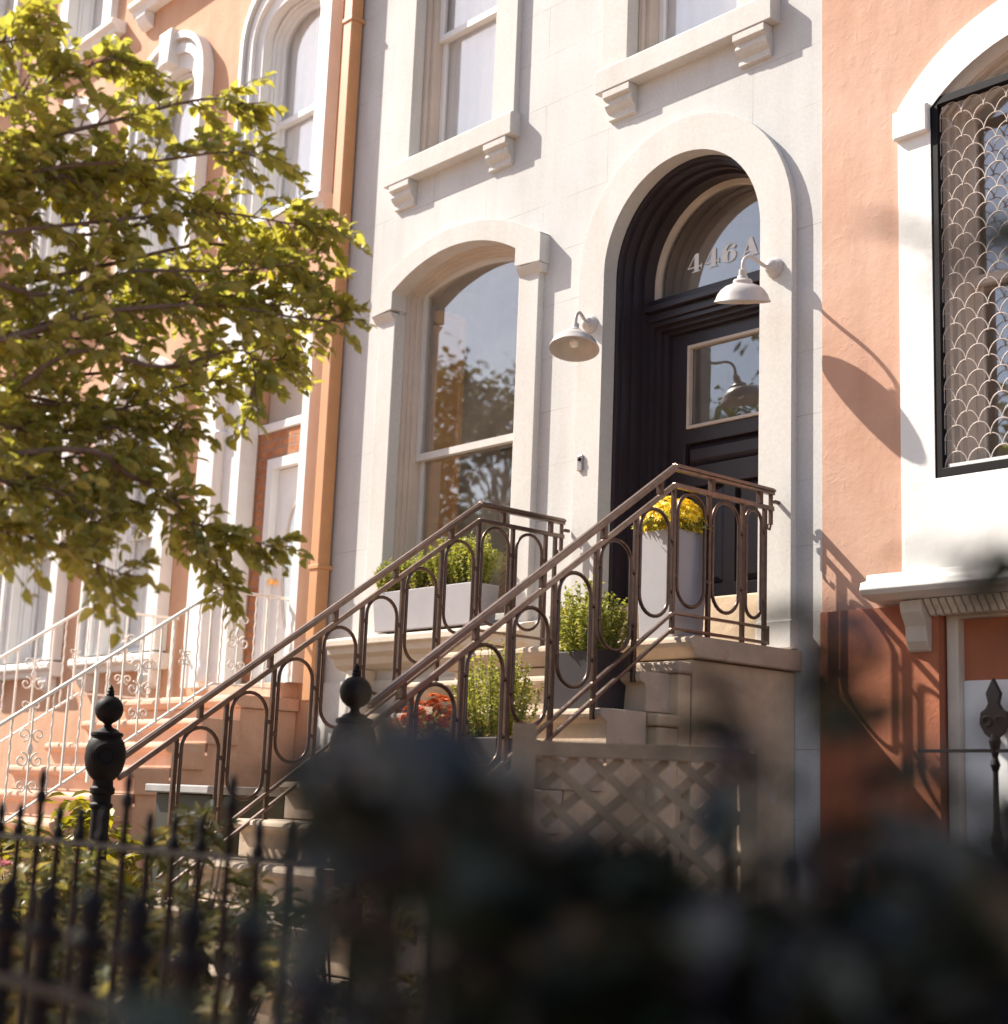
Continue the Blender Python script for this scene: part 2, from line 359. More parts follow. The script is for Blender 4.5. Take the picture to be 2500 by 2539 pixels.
# ------------------------------------------------------------------ windows
def sash_window(house, o, name_frame, inset, ys, mat_frame, mat_sash, zmeet, arch, zlow, blind=None, glass='window_glass', sashw=.05, steps=2, sy=.032):
    """o=(x0,x1,z0,zs,zc) opening; nested moulded casing, two sashes, panes"""
    x0, x1, z0, zs, zc = o
    def contour(i, zb=0):
        return (seg_arch if arch == 'seg' else ell_arch)(x0+i, x1-i, z0+zb, zs, (zc - i*.8) if arch == 'seg' else (zc - zs - i*.8)) if arch else rect(x0+i, x1-i, z0+zb, zc-i)
    b = MB(); d = inset / steps
    for k in range(steps):
        b.plate(contour(d*k), [contour(d*(k+1), .02)], ys + sy*k, ys + .12 + sy*k)
    win = b.build('window', mat_frame, house, bevel=.004)
    yg = ys + sy*steps + .03
    i0 = inset; up = MB(); zm = zmeet
    outer = [p for p in contour(i0, .02)]; 
    def clip_low(c, z): return [(px, max(pz, z)) for px, pz in c]
    up.plate(clip_low(contour(i0, .02), zm - .025), [clip_low(contour(i0 + sashw), zm + .03)], yg - .02, yg + .02)
    up.build('sash', mat_sash, win, bevel=.004)
    lo = MB(); lo.plate(rect(x0+i0, x1-i0, z0+.02, zm+.02), [rect(x0+i0+sashw, x1-i0-sashw, z0+.02+sashw*1.4, zm-.02)], yg + .025, yg + .06)
    lo.build('sash', mat_sash, win, bevel=.004)
    c = clip_low(contour(i0 + sashw*.5), zm)
    MB().plate(c, None, yg - .002, yg + .002).build('pane', glass, win)
    MB().plate(rect(x0+i0+sashw*.5, x1-i0-sashw*.5, z0+.05, zm), None, yg + .041, yg + .045).build('pane', glass, win)
    if blind:
        bl = MB(); n = 40; vs = []
        for zz in (blind[0], blind[1]):
            for k in range(n + 1):
                t = k / n; vs.append((x0 + (x1-x0)*t, yg + .085 + .010*math.sin(t*46), zz))
        bl.add(vs, [(k, k+1, n+2+k, n+1+k) for k in range(n)]); bl.build('curtain', 'blind_white', win, smooth=60, recalc=False)
    return win
def bracket_prof(z): return [(0, z), (-.095, z), (-.095, z-.05), (-.062, z-.065), (-.07, z-.10), (-.052, z-.13), (-.028, z-.15), (-.03, z-.195), (0, z-.2)]

# ------------------------------------------------------------------ grey rowhouse (446A)
G = thing('row_house', 'pale grey stucco rowhouse with a dark arched front door', 'house', (-7.6, 0, 0))
XL, XR = -10.12, -5.187
LW = (-9.24, -7.80, 2.42, 5.09, 5.29)
UW1 = (-9.18, -8.17, 6.19, 0, 8.25); UW2 = (-6.78, -5.80, 6.19, 0, 8.25)
DCX, DR, DZ = -6.275, .665, 4.70
def darch(r, z0=2.0, dz=0): return ell_arch(DCX - r, DCX + r, z0, DZ, r, 36)
ZT = 10.6
wall = MB().plate([(XL, 0), (XR, 0), (XR, ZT), (XL, ZT)],
    [seg_arch(LW[0]-.01, LW[1]+.01, LW[2]-.01, LW[3], LW[4]+.01), rect(UW1[0]-.01, UW1[1]+.01, UW1[2]-.01, UW1[4]+.01), rect(UW2[0]-.01, UW2[1]+.01, UW2[2]-.01, UW2[4]+.01), darch(DR + .01, 2.05)], 0, .32)
wall.build('wall', 'grey_stucco', G)
MB().box(XL, XR, -.35, .3, ZT, ZT + .25).box(XL, XR, -.22, .3, ZT-.2, ZT-.002).build('cornice', 'grey_trim', G, bevel=.02)
# lower (parlour) window
wn1 = sash_window(G, LW, 'window', .08, .05, 'tan_frame', 'grey_trim', 3.78, 'seg', 2.42, steps=3)
jamb = MB().plate(rect(-9.45, -7.585, 2.37, 4.94), [], -.05, 0) if False else MB()
jamb.plate([(-9.45, 2.36), (-9.24, 2.36), (-9.24, 4.93), (-9.45, 4.93)], None, -.05, .06)
jamb.build('jamb', 'grey_trim', wn1, bevel=.008); jamb = MB()
jamb.plate([(-7.80, 2.36), (-7.585, 2.36), (-7.585, 4.93), (-7.80, 4.93)], None, -.05, .06)
jamb.build('jamb', 'grey_trim', wn1, bevel=.008)
inner = seg_arch(-9.24, -7.80, 4.93, 5.09, 5.29, 24)[2:]          # right spring -> left spring
outr = [( -9.50, 4.935), (-9.50, 5.15)]
c, h, s = -8.52, .98, .30; R = (h*h + s*s) / (2*s); a = math.asin(h / R)
outr += [(c + R*math.sin(-a + 2*a*i/24), 5.44 - R + R*math.cos(-a + 2*a*i/24)) for i in range(25)]
outr += [(-7.54, 5.15), (-7.54, 4.935), (-7.80, 4.955)] + inner + [(-9.24, 4.955)]
MB().plate(outr, None, -.095, .06).build('hood', 'grey_trim', wn1, bevel=.008)
for xa, xb in ((-9.50, -9.24), (-7.80, -7.54)):
    MB().prism_x([(-.095, 4.935), (-.05, 4.87), (0, 4.87), (0, 4.935)], xa + .01, xb - .01).build('label_stop', 'grey_trim', wn1, bevel=.004)
# sill ledge under it with two consoles
led = [(.05, 2.41), (-.20, 2.36), (-.235, 2.345), (-.235, 2.30), (-.205, 2.285), (-.20, 2.24), (-.15, 2.21), (-.13, 2.16), (-.07, 2.13), (0, 2.12)]
MB().prism_x(led, -9.68, -7.45).build('window_ledge', 'warm_stone', G, bevel=.006)
for xa in (-9.50, -7.82):
    pr = [(0, 2.125), (-.13, 2.125), (-.15, 2.05), (-.14, 1.95), (-.09, 1.86), (-.06, 1.74), (-.075, 1.66), (-.04, 1.60), (0, 1.59)]
    MB().prism_x(pr, xa, xa + .2).build('console', 'warm_stone', G, bevel=.01)
pb = MB().plate(rect(-9.95, -7.35, .0, 2.05), [rect(-9.05, -8.05, .3, 1.9)], -.03, -.002); pb.build('base_panel', 'grey_trim', G, bevel=.008)
MB().plate(rect(-9.06, -8.04, .3, 1.9), None, -.012, -.004).build('basement_recess_shade', 'planter_dark', G)  # opaque dark sheet standing in for the shaded window recess
# upper windows
for U, sx in ((UW1, (-9.43, -7.90)), (UW2, (-7.03, -5.50))):
    wu = sash_window(G, U, 'window', .08, .06, 'tan_frame', 'white_sash', 7.27, None, 6.19, blind=(6.2, 8.25))
    su = MB().plate(rect(U[0]-.24, U[1]+.24, 6.19, 8.6), [rect(U[0], U[1], 6.192, 8.25)], -.05, .06)
    su.build('surround', 'grey_trim', wu, bevel=.006)
    MB().prism_x([(.1, 6.185), (-.09, 6.185), (-.10, 6.175), (-.10, 6.008), (.0, 6.008), (.1, 6.02)], sx[0], sx[1]).build('sill', 'grey_trim', wu, bevel=.006)
    for xa in (sx[0] + .07, sx[1] - .31):
        MB().prism_x(bracket_prof(6.006), xa, xa + .25).build('bracket', 'grey_trim', wu, bevel=.003)
# door surround
ds = MB().plate(darch(.905, 2.10), [darch(DR, 2.101)], -.05, .07)
ds.v = [(x, y, z) for x, y, z in ds.v]
ds.build('door_surround', 'grey_trim', G, bevel=.01)
for xa, xb in ((DCX-.925, DCX-DR+.003), (DCX+DR-.003, DCX+.925)): MB().box(xa, xb, -.066, .06, 2.10, 2.27).build('door_plinth', 'grey_trim', G, bevel=.01)
fr = MB()
for r0, r1, ya, yb in ((.67, .640, .075, .30), (.655, .612, .30, .50), (.648, .628, .11, .16), (.65, .622, .20, .24)):
    fr.plate(darch(r0, 2.1), [darch(r1, 2.1005)], ya, yb)
fr.build('door_frame', 'door_paint', G, bevel=.004)
# transom
tb = MB().box(DCX-.612, DCX+.612, .34, .52, 4.44, 4.50).box(DCX-.612, DCX+.612, .30, .52, 4.502, 4.545).box(DCX-.612, DCX+.612, .35, .5, 4.547, 4.60)
trw = tb.build('transom_window', 'door_paint', G, bevel=.006)
MB().plate(ell_arch(DCX-.612, DCX+.612, 4.602, DZ, .612, 36), [ell_arch(DCX-.572, DCX+.572, 4.62, DZ, .572, 36)], .395, .43).build('bead', 'warm_stone', trw, bevel=.003)
MB().plate(ell_arch(DCX-.59, DCX+.59, 4.604, DZ, .59, 36), None, .418, .422).build('pane', 'window_glass', trw)
# house number in fat serif figures
def glyphs():
    g4 = ([(.0,.25),(.44,1.0),(.64,1.0),(.64,.31),(.76,.31),(.80,.42),(.82,.42),(.82,.12),(.80,.12),(.76,.25),(.64,.25),(.64,.06),(.74,.05),(.74,0),(.28,0),(.28,.05),(.40,.06),(.40,.25)], [[(.06,.31),(.40,.31),(.40,.85)]])
    def el(cx, cz, rx, rz, a0=0, a1=360, n=28): return [(cx + rx*math.cos(math.radians(a0+(a1-a0)*i/n)), cz + rz*math.sin(math.radians(a0+(a1-a0)*i/n))) for i in range(n + (0 if a1-a0 == 360 else 1))]
    ring = (el(.40,.33,.40,.33), [el(.43,.32,.11,.27)])
    cres = (el(.42,.5,.42,.5,62,180) + el(.54,.52,.30,.45,175,70), [])
    ball = (el(.66,.80,.10,.10), [])
    A = ([(0,0),(.30,0),(.30,.05),(.21,.06),(.27,.25),(.52,.25),(.57,.06),(.47,.05),(.47,0),(1.0,0),(1.0,.05),(.92,.06),(.62,1.0),(.46,1.0),(.13,.06),(0,.05)], [[(.29,.31),(.50,.31),(.40,.66)]])
    return g4, (ring, cres, ball), A
g4, g6, gA = glyphs(); hs = .128; b = MB()
def put(gl, x, k=0):
    b.plate([(x + px*hs*1.2, 4.742 + pz*hs) for px, pz in gl[0]], [[(x + px*hs*1.2, 4.742 + pz*hs) for px, pz in hh] for hh in gl[1]], .4125 - k*.0006, .4165)
put(g4, -6.605); put(g4, -6.455)
for k, q in enumerate(g6): put(q, -6.305, k)
put(gA, -6.145)
b.build('house_number', 'number_paint', trw)
# door casing and leaf
cs = MB()
for k, (hw, hi, ya, yb, zt) in enumerate(((.612, .585, .36, .50, 4.438), (.585, .555, .40, .50, 4.41), (.555, .517, .44, .52, 4.385))):
    cs.plate(rect(DCX-hw, DCX+hw, 2.48, zt), [rect(DCX-hi, DCX+hi, 2.481, zt-.03)], ya, yb)
cs.build('door_casing', 'door_paint', G, bevel=.004)
lx0, lx1 = DCX-.517, DCX+.517; ZB, ZTp = 2.475, 4.355
gl0, gl1, gz0, gz1 = lx0+.15, lx1-.15, 3.68, 4.26
holes = [rect(gl0, gl1, gz0, gz1), rect(lx0+.13, lx1-.13, 3.42, 3.58), rect(lx0+.13, DCX-.05, 2.62, 3.28), rect(DCX+.05, lx1-.13, 2.62, 3.28)]
door = MB().plate(rect(lx0, lx1, ZB, ZTp), holes, .48, .54).build('door', 'door_paint', G, bevel=.005)
for x0, x1, z0, z1 in ((lx0+.13, lx1-.13, 3.42, 3.58), (lx0+.13, DCX-.05, 2.62, 3.28), (DCX+.05, lx1-.13, 2.62, 3.28)):
    p = MB(); k = .045
    p.add([(x0,.525,z0),(x1,.525,z0),(x1,.525,z1),(x0,.525,z1),(x0+k,.487,z0+k),(x1-k,.487,z0+k),(x1-k,.487,z1-k),(x0+k,.487,z1-k)], [(0,1,5,4),(1,2,6,5),(2,3,7,6),(3,0,4,7),(4,5,6,7)])
    p.build('panel', 'door_paint', door, recalc=False)
MB().plate(rect(gl0, gl1, gz0, gz1), [rect(gl0+.022, gl1-.022, gz0+.022, gz1-.022)], .465, .505).build('glazing_bead', 'tan_frame', door, bevel=.003)
MB().plate(rect(gl0+.01, gl1-.01, gz0+.01, gz1-.01), None, .497, .501).build('pane', 'old_glass', door)
MB().lathe([(.0,-.075),(.02,-.072),(.03,-.055),(.026,-.035),(.012,-.025),(.012,-.01),(.028,-.006),(.028,0)], (lx1-.07, .478, 3.35), (0, 1, 0)).build('handle', 'steel', door, smooth=40)
MB().box(DCX-.655, DCX+.655, .10, .56, 2.08, 2.47).build('threshold', 'brown_stone', G, bevel=.012)
# rooms behind the glass
def room(house, x0, x1, z0, z1, d=3.2, y0=.33):
    b = MB(); b.add([(x0,y0,z0),(x1,y0,z0),(x1,y0+d,z0),(x0,y0+d,z0),(x0,y0,z1),(x1,y0,z1),(x1,y0+d,z1),(x0,y0+d,z1)], [(0,1,2,3),(7,6,5,4),(1,2,6,5)[::-1],(2,3,7,6)[::-1],(3,0,4,7)[::-1]])
    return b.build('room', 'room', house, recalc=False)
room(G, -9.95, -7.10, 2.1, 5.6); room(G, -7.05, -5.35, 2.1, 5.6, 2.6, .56); room(G, -9.9, -5.4, 5.8, 8.6)
# inside shutter leaf folded into the reveal of the parlour window
sh = MB().box(-9.19, -9.155, .30, .60, 2.45, 5.02).box(-9.156, -9.14, .30, .345, 2.45, 5.02).box(-9.156, -9.14, .555, .60, 2.45, 5.02)
for zz in (2.45, 3.3, 4.15, 4.97): sh.box(-9.156, -9.142, .345, .555, zz, zz + .06)
sh.build('shutter', 'shutter_orange', wn1, bevel=.004)

bk = thing('striped_blanket', 'red green and yellow striped blanket hanging inside behind the arched window', 'blanket', (-8.3, 1.1, 2.4))
b = MB(); n = 24; vs = []
for th in (0, .012):
    for j in range(13):
        for i in range(n + 1):
            u = i/n; v = j/12; vs.append((-9.05 + 1.25*u + .05*v, .95 + th + .30*v*v*.4 + .035*math.sin(u*14 + v*2), 2.55 + 1.45*v - .16*math.sin(PI*u)*v))
W_ = n + 1; K_ = 13*W_; fs = []
for j in range(12):
    for i in range(n):
        a = j*W_ + i; fs += [(a, a+1, a+W_+1, a+W_), (K_+a, K_+a+W_, K_+a+W_+1, K_+a+1)]
b.add(vs, fs); b.build('cloth', 'striped_cloth', bk, smooth=60, recalc=False)
MB().tube([(-9.2, 1.07, 4.02), (-7.6, 1.07, 4.02)], .012, 8).build('rod', 'iron_black', bk)

# doorbell, lamps
bell = thing('doorbell', 'small steel doorbell on the pale grey door surround', 'doorbell', (-7.105, -.05, 3.42))
MB().box(-7.128, -7.082, -.068, -.0505, 3.365, 3.475).build('plate', 'steel', bell, bevel=.005)
MB().lathe([(.014, 0), (.014, .006), (.010, .009), (.0, .01)], (-7.105, -.068, 3.445), (0, -1, 0), 14).build('button', 'iron_black', bell, smooth=40)
def wall_lamp(x, z, y, label, swing=0.0, tilt=0.0):
    t = thing('wall_lamp', label, 'lamp', (x, y, z), 'gooseneck lamps beside the door')
    MB().lathe([(.062, 0), (.062, .012), (.054, .018), (.054, .028), (.044, .034), (.044, .045), (.036, .058), (.018, .072), (.0, .075)], (x, y - .0005, z), (0, -1, 0), 24).build('base', 'lamp_enamel', t, smooth=35)
    ctrl = [(-.05, 0), (-.09, -.012), (-.14, -.006), (-.19, .008), (-.235, .010), (-.275, -.010), (-.297, -.045), (-.30, -.09)]
    cs_, sn_ = math.cos(swing), math.sin(swing)
    def W(dy, dz): return (x - dy*sn_, y + dy*cs_, z + dz)
    pts = []
    for i in range(len(ctrl) - 1):
        p0 = ctrl[max(i-1, 0)]; p1 = ctrl[i]; p2 = ctrl[i+1]; p3 = ctrl[min(i+2, len(ctrl)-1)]
        for q in range(6):
            s = q / 6; f = lambda a, b_, c_, d_: .5*((2*b_) + (-a+c_)*s + (2*a-5*b_+4*c_-d_)*s*s + (-a+3*b_-3*c_+d_)*s**3)
            pts.append(W(f(p0[0], p1[0], p2[0], p3[0]), f(p0[1], p1[1], p2[1], p3[1])))
    pts.append(W(*ctrl[-1]))
    MB().tube(pts, .0115, 12).build('arm', 'lamp_enamel', t, smooth=60)
    ax = Vector((-.63*math.sin(tilt), .77*math.sin(tilt), math.cos(tilt))); neck = Vector(W(-.30, -.085))
    prof = [(.011, .0), (.022, -.004), (.024, -.02), (.024, -.038), (.029, -.042), (.033, -.055), (.048, -.060), (.056, -.068), (.057, -.084), (.068, -.089), (.098, -.10), (.126, -.122), (.147, -.150), (.158, -.180), (.164, -.186), (.166, -.194), (.161, -.194), (.154, -.182), (.142, -.152), (.121, -.128), (.094, -.108), (.06, -.095), (.0, -.092)]
    MB().lathe(prof, neck, ax, 36).build('shade', 'lamp_enamel', t, smooth=35)
    MB().lathe([(.0, -.178), (.022, -.174), (.034, -.156), (.032, -.138), (.018, -.112), (.013, -.098)], neck, ax, 16).build('bulb', 'bulb_glass', t, smooth=50)
wall_lamp(-5.495, 4.395, -.05, 'white gooseneck wall lamp overlapping the arched doorway, nearest the salmon house', 0.0, -.25)
wall_lamp(-7.05, 4.37, -.05, 'white gooseneck wall lamp between the arched window and the arched doorway', .45, .24)

# ------------------------------------------------------------------ stoop of the grey house
RISE, RUN, ZL, YL = .209, .29, 2.09, -.92
S = thing('stoop', 'tan stone stoop climbing to the dark arched door', 'stoop', (-6.4, -1.8, 0))
SX0, SX1 = -7.36, -5.40
nose = [(YL, ZL), (YL - .025, ZL - .012), (YL - .03, ZL - .035), (YL - .02, ZL - .06), (YL, ZL - .075), (YL + .03, ZL - .115), (.0, ZL - .115), (0, ZL)]
MB().prism_x(nose, SX0 - .03, -5.325).build('landing', 'stoop_stone', S, bevel=.008)
MB().box(SX0 + .03, -5.37, YL + .04, -.002, 0, ZL - .12).build('landing_base', 'brown_stone', S, bevel=.01)
for i in range(1, 10):
    z = ZL - RISE*i; y = YL - RUN*i
    pr = [(y, z), (y-.022, z-.01), (y-.028, z-.03), (y-.02, z-.052), (y+.005, z-.062), (y+.02, z-.07), (y+.02, z-RISE+.003), (y+RUN+.015, z-RISE+.003), (y+RUN+.015, z)]
    MB().prism_x(pr, SX0 + .01*(i % 2), SX1 - .012*(i % 2)).build('step', 'stoop_stone', S, bevel=.007)
side = [(YL + .03, 0), (YL + .03, ZL - RISE - .075), ]
for i in range(1, 10): side += [(YL - RUN*i + .05, ZL - RISE*i - .075), (YL - RUN*i + .05, ZL - RISE*(i+1) - .075)]
side = [(a, max(b_, 0)) for a, b_ in side][:-1] + [(YL - RUN*9 + .05, 0)]
MB().plate(side, None, SX1 - .10, SX1 - .03, 'yz').build('side_wall', 'brown_stone', S)
MB().plate(side, None, SX0 + .05, SX0 + .12, 'yz').build('side_wall', 'brown_stone', S)
MB().box(-5.74, -5.345, -1.02, YL + .02, 1.885, 1.95).build('cheek_cap', 'stoop_stone', S, bevel=.015)
MB().box(-5.56, -5.36, -1.0, YL + .02, 1.30, 1.884).build('cheek', 'brown_stone', S, bevel=.01)
MB().box(-5.74, -5.35, -1.16, -1.004, 0, 1.60).box(-5.76, -5.335, -1.18, -1.003, 1.602, 1.665).build('cheek_block', 'brown_stone', S, bevel=.015)

# ------------------------------------------------------------------ brown iron railings with oval loops
def stair_railing(X, yc, label, ynew, zc=3.02, newel_drop=0):
    t = thing('stair_railing', label, 'railing', (X, yc, 2.09), 'brown iron railings of the grey house stoop')
    sl = RISE / RUN; zat = lambda y: zc - (0 if y > yc else (yc - y) * sl)
    P = lambda y, dz=0: (X, y, zat(y) + dz)
    yend = -.10
    # hand rail: cap + core, mitred at the corner
    def railpath(b, dz, wx, wz, ya=yend, yb=ynew + .08):
        b.bar((X, ya, zc + dz), (X, yc - .003, zc + dz), wx, wz); b.bar((X, yc + .003, zc + dz), (X, yb, zat(yb) + dz), wx, wz); return b
    h = MB(); railpath(h, 0, .052, .016); railpath(h, -.0165, .036, .018); railpath(h, .0115, .030, .008)
    h.build('handrail', 'iron_rail', t, bevel=.004)
    railpath(MB(), -.105, .026, .028).build('under_rail', 'iron_rail', t, bevel=.004)
    bz1, bz2 = -.80, -.885
    lo = MB(); railpath(lo, bz1, .026, .018, yend - .05, ynew + .35); railpath(lo, bz2, .026, .018, yend - .05, ynew + .35)
    lo.build('bottom_rail', 'iron_rail', t, bevel=.004)
    # wall brackets
    w1 = MB(); w1.bar((X, yend - .02, zc - .02), (X, yend - .02, zc - .2), .02, .02); w1.bar((X, yend, zc - .06), (X, -.05, zc - .06), .02, .02)
    w1.tube([(X, yend - .02, zc - .2), (X + .0, yend - .03, zc - .23), (X, yend - .05, zc - .225), (X, yend - .05, zc - .20)], .008, 8)
    w1.build('wall_bracket', 'iron_brown', t, bevel=.002)
    MB().bar((X, yend - .05, zc + bz1 + .01), (X, yend - .05, zc + bz2 - .01), .024, .024).build('end_block', 'iron_brown', t, bevel=.002)
    # bays
    bay = RUN; n = 0; ys = [yc - .002]
    y = yc + bay
    up = []
    while y < yend - .04: up.append(y); y += bay
    up.append(yend - .075)
    down = []; y = yc - bay
    while y > ynew + .15: down.append(y); y -= bay
    allb = sorted(set(up + [yc] + down))
    for y in allb:
        zt = zat(y) - .115; zb = zat(y) + bz2 - (.10 if y < yc - .01 else .03)
        zb = max(zb, .05)
        b = MB().bar((X, y, zb), (X, y, zt), .024, .024)
        b.build('baluster', 'iron_brown', t, bevel=.003)
    sp = sorted(allb)
    for y0, y1 in zip(sp[:-1], sp[1:]):
        wd = y1 - y0
        if wd < .1: continue
        ym = (y0 + y1) / 2; r = min(.112, wd/2 - .030)
        slope = ym < yc
        ztop = zat(y0 if slope else ym) - .135 - (.0 if not slope else -.03); zbot = zat(y1 if slope else ym) + bz1 + .045 - (.0 if not slope else .0)
        if slope: ztop = zat(ym) - .155; zbot = zat(ym) + bz1 + .07
        pts = []
        for k in range(13): a = PI * k / 12; pts.append((X, ym + r*math.cos(a), ztop - r + r*math.sin(a)))
        for q in (.33, .66): pts.append((X, ym - r, ztop - r + (zbot + r - ztop + r) * q))
        for k in range(13): a = PI + PI * k / 12; pts.append((X, ym + r*math.cos(a), zbot + r + r*math.sin(a)))
        for q in (.33, .66): pts.append((X, ym + r, zbot + r + (ztop - r - zbot - r) * q))
        b = MB().tube(pts, .0105, 10, closed=True)
        for yy, sgn in ((ym - r, -1), (ym + r, 1)):
            for zz in (ztop - r - .04, zbot + r + .04):
                b.lathe([(.0, -.016), (.011, -.010), (.014, 0), (.011, .010), (.0, .016)], (X, yy + sgn*.012, zz), (0, 1, 0), 10)
        b.build('oval_loop', 'iron_brown', t, smooth=50)
    # spacer blocks under the hand rail
    for y in np.arange(yend - .12, ynew + .2, -.42):
        MB().bar((X, y, zat(y) - .02), (X, y, zat(y) - .095), .026, .034).build('spacer', 'iron_brown', t, bevel=.003)
    # newel
    zb = 1.575 - newel_drop; yn = ynew
    base = max(0, ZL - RISE * math.floor((YL - yn) / RUN + .001))
    prof = [(.085, base), (.085, base + .06), (.07, base + .08), (.058, base + .10), (.05, base + .16), (.046, zb - .50), (.058, zb - .49), (.058, zb - .475), (.047, zb - .465), (.047, zb - .43), (.062, zb - .42), (.062, zb - .395), (.052, zb - .385), (.050, zb - .355),
            (.070, zb - .335), (.092, zb - .30), (.102, zb - .25), (.100, zb - .20), (.088, zb - .16), (.074, zb - .145), (.074, zb - .138), (.082, zb - .132), (.080, zb - .118), (.058, zb - .11), (.05, zb - .10), (.026, zb - .09), (.018, zb - .078), (.022, zb - .07)]
    nw = MB().lathe(prof, (X, yn, 0), (0, 0, 1), 26)
    nw.lathe([(.062, 0), (.062, .012), (.045, .02), (.02, .022), (0, .022)], (X + .0, yn, zb - .235), (1, 0, 0), 22) if False else None
    nw.lathe([(.075, .06), (.075, .10), (.06, .112), (.04, .112), (.036, .104), (.0, .104)], (X, yn, zb - .235), (_r.y*.0 + .9, -.43, 0), 24)
    npost = nw.build('newel_post', 'iron_black', t, smooth=38)
    ball = [(.02, -.072)] + [(.0715*math.sin(PI*(k+1)/16), -.0715*math.cos(PI*(k+1)/16)) for k in range(1, 14)] + [(.018, .070), (.022, .078), (.016, .086), (.02, .092), (.012, .104), (.014, .110), (.0, .128)]
    MB().lathe(ball, (X, yn, zb), (0, 0, 1), 26).build('ball', 'iron_black', npost, smooth=45)
    return t
stair_railing(-5.46, -.95, 'brown iron stair railing with oval loops nearest the camera, by the yellow flowers', -3.0, 3.015, -.065)
stair_railing(-7.20, -.84, 'brown iron stair railing with oval loops below the arched window, beyond the steps', -3.27, 3.03, 0)

# ------------------------------------------------------------------ plants in pots
def sprig_bush(parent, c, rx, ry, h, nst, leaf, lm='leaf_box', per=34, name='foliage', top=1.0, lean=(0, 0)):
    c = Vector(c); fb = MB(); st = MB()
    Bs, Ds, Ns, Ls, Ws = [], [], [], [], []
    for k in range(nst):
        a = random.uniform(0, 2*PI); q = math.sqrt(random.random())
        bx = Vector((c.x + rx*.6*q*math.cos(a), c.y + ry*.6*q*math.sin(a), c.z))
        tip = Vector((c.x + rx*q*math.cos(a)*1.0 + lean[0], c.y + ry*q*math.sin(a)*1.0 + lean[1], c.z + h*(1 - .45*q*q)*random.uniform(.72, 1.05)))
        mid = (bx + tip) / 2 + Vector((random.uniform(-.02, .02), random.uniform(-.02, .02), 0))
        if k % 3 == 0: st.tube([bx, mid, tip], .003, 4, r_end=.0012)
        for j in range(per):
            s = .12 + .88 * (j + random.random()) / per
            p = bx*(1-s)**2 + mid*2*s*(1-s) + tip*s*s
            d = Vector((random.gauss(0, 1), random.gauss(0, 1), random.gauss(.45, .6)))
            Bs.append(p); Ds.append(d); Ns.append((random.gauss(0, .5), random.gauss(0, .5), 1)); Ls.append(leaf*random.uniform(.7, 1.25)); Ws.append(leaf*random.uniform(.5, .7))
    leaves(fb, Bs, Ds, Ns, Ls, Ws); fb.build(name, lm, parent, recalc=False)
    st.build('stem', 'stem_green', parent, recalc=False)
def mums(parent, c, rx, ry, h, nfl, size, pm, lm='leaf_box'):
    c = Vector(c); fl = MB(); lf = MB(); Bs, Ds, Ns, Ls, Ws = [], [], [], [], []
    for k in range(nfl):
        a = k * 2.39996; q = math.sqrt((k + .5) / nfl)
        n = Vector((q*math.cos(a)*.9, q*math.sin(a)*.9, 1.05 - .5*q)).normalized()
        p = Vector((c.x + rx*q*math.cos(a), c.y + ry*q*math.sin(a), c.z + h*(1 - .75*q*q) * random.uniform(.86, 1.08)))
        t = n.cross(Vector((.3, .5, .2))).normalized(); u = n.cross(t); sz = random.uniform(.75, 1.2)
        for ring, (cnt, ln, el) in enumerate(((12, 1.0, .15), (10, .75, .6), (6, .45, 1.3))):
            for j in range(cnt):
                b = 2*PI*(j + .5*ring)/cnt; d = t*math.cos(b) + u*math.sin(b) + n*el
                Bs.append(p); Ds.append(d); Ns.append(n); Ls.append(size*ln*sz); Ws.append(size*.36*sz)
        leaves(fl, Bs, Ds, Ns, Ls, Ws, .05); fl.build('flower', pm, parent, recalc=False); fl = MB(); Bs, Ds, Ns, Ls, Ws = [], [], [], [], []
    Bs, Ds, Ns, Ls, Ws = [], [], [], [], []
    for k in range(nfl * 8):
        a = random.uniform(0, 2*PI); q = math.sqrt(random.random())
        Bs.append((c.x + rx*.95*q*math.cos(a), c.y + ry*.95*q*math.sin(a), c.z + random.uniform(-.02, .8)*h*(1 - .75*q*q)))
        Ds.append((math.cos(a)*q + random.gauss(0, .5), math.sin(a)*q + random.gauss(0, .5), random.gauss(.1, .5))); Ns.append((random.gauss(0, .4), random.gauss(0, .4), 1)); Ls.append(random.uniform(.03, .055)); Ws.append(random.uniform(.018, .03))
    leaves(lf, Bs, Ds, Ns, Ls, Ws); lf.build('foliage', lm, parent, recalc=False)
def pot_box(parent, x0, x1, y0, y1, z0, z1, t, m, flare=.02):
    b = MB(); g = .018
    vs = []
    for (z, e, i) in ((z0, flare, 0), (z1, 0, 0), (z1, 0, g), (z1 - .04, 0, g)):
        vs += [(x0+e+i, y0+e+i, z), (x1-e-i, y0+e+i, z), (x1-e-i, y1-e-i, z), (x0+e+i, y1-e-i, z)]
    fs = [(3,2,1,0)]
    for l in range(3):
        for k in range(4): fs.append((l*4+k, l*4+(k+1) % 4, l*4+4+(k+1) % 4, l*4+4+k))
    b.add(vs, fs + [(12,13,14,15)]); p = b.build('planter', m, parent, bevel=.006)
    MB().box(x0+g+.004, x1-g-.004, y0+g+.004, y1-g-.004, z1-.038, z1-.02).build('soil', 'soil', parent)
    return p
t = thing('potted_plant', 'tall tapered grey planter of yellow chrysanthemums on the landing', 'potted plant', (-5.68, -.72, ZL))
pot_box(t, -5.80, -5.50, -.89, -.60, ZL + .002, 2.69, 0, 'planter_grey', .025)
mums(t, (-5.65, -.745, 2.69), .21, .20, .20, 54, .048, 'petal_yellow')
t = thing('potted_plant', 'dark square planter of light green boxwood on the top step', 'potted plant', (-5.72, -1.05, 1.9))
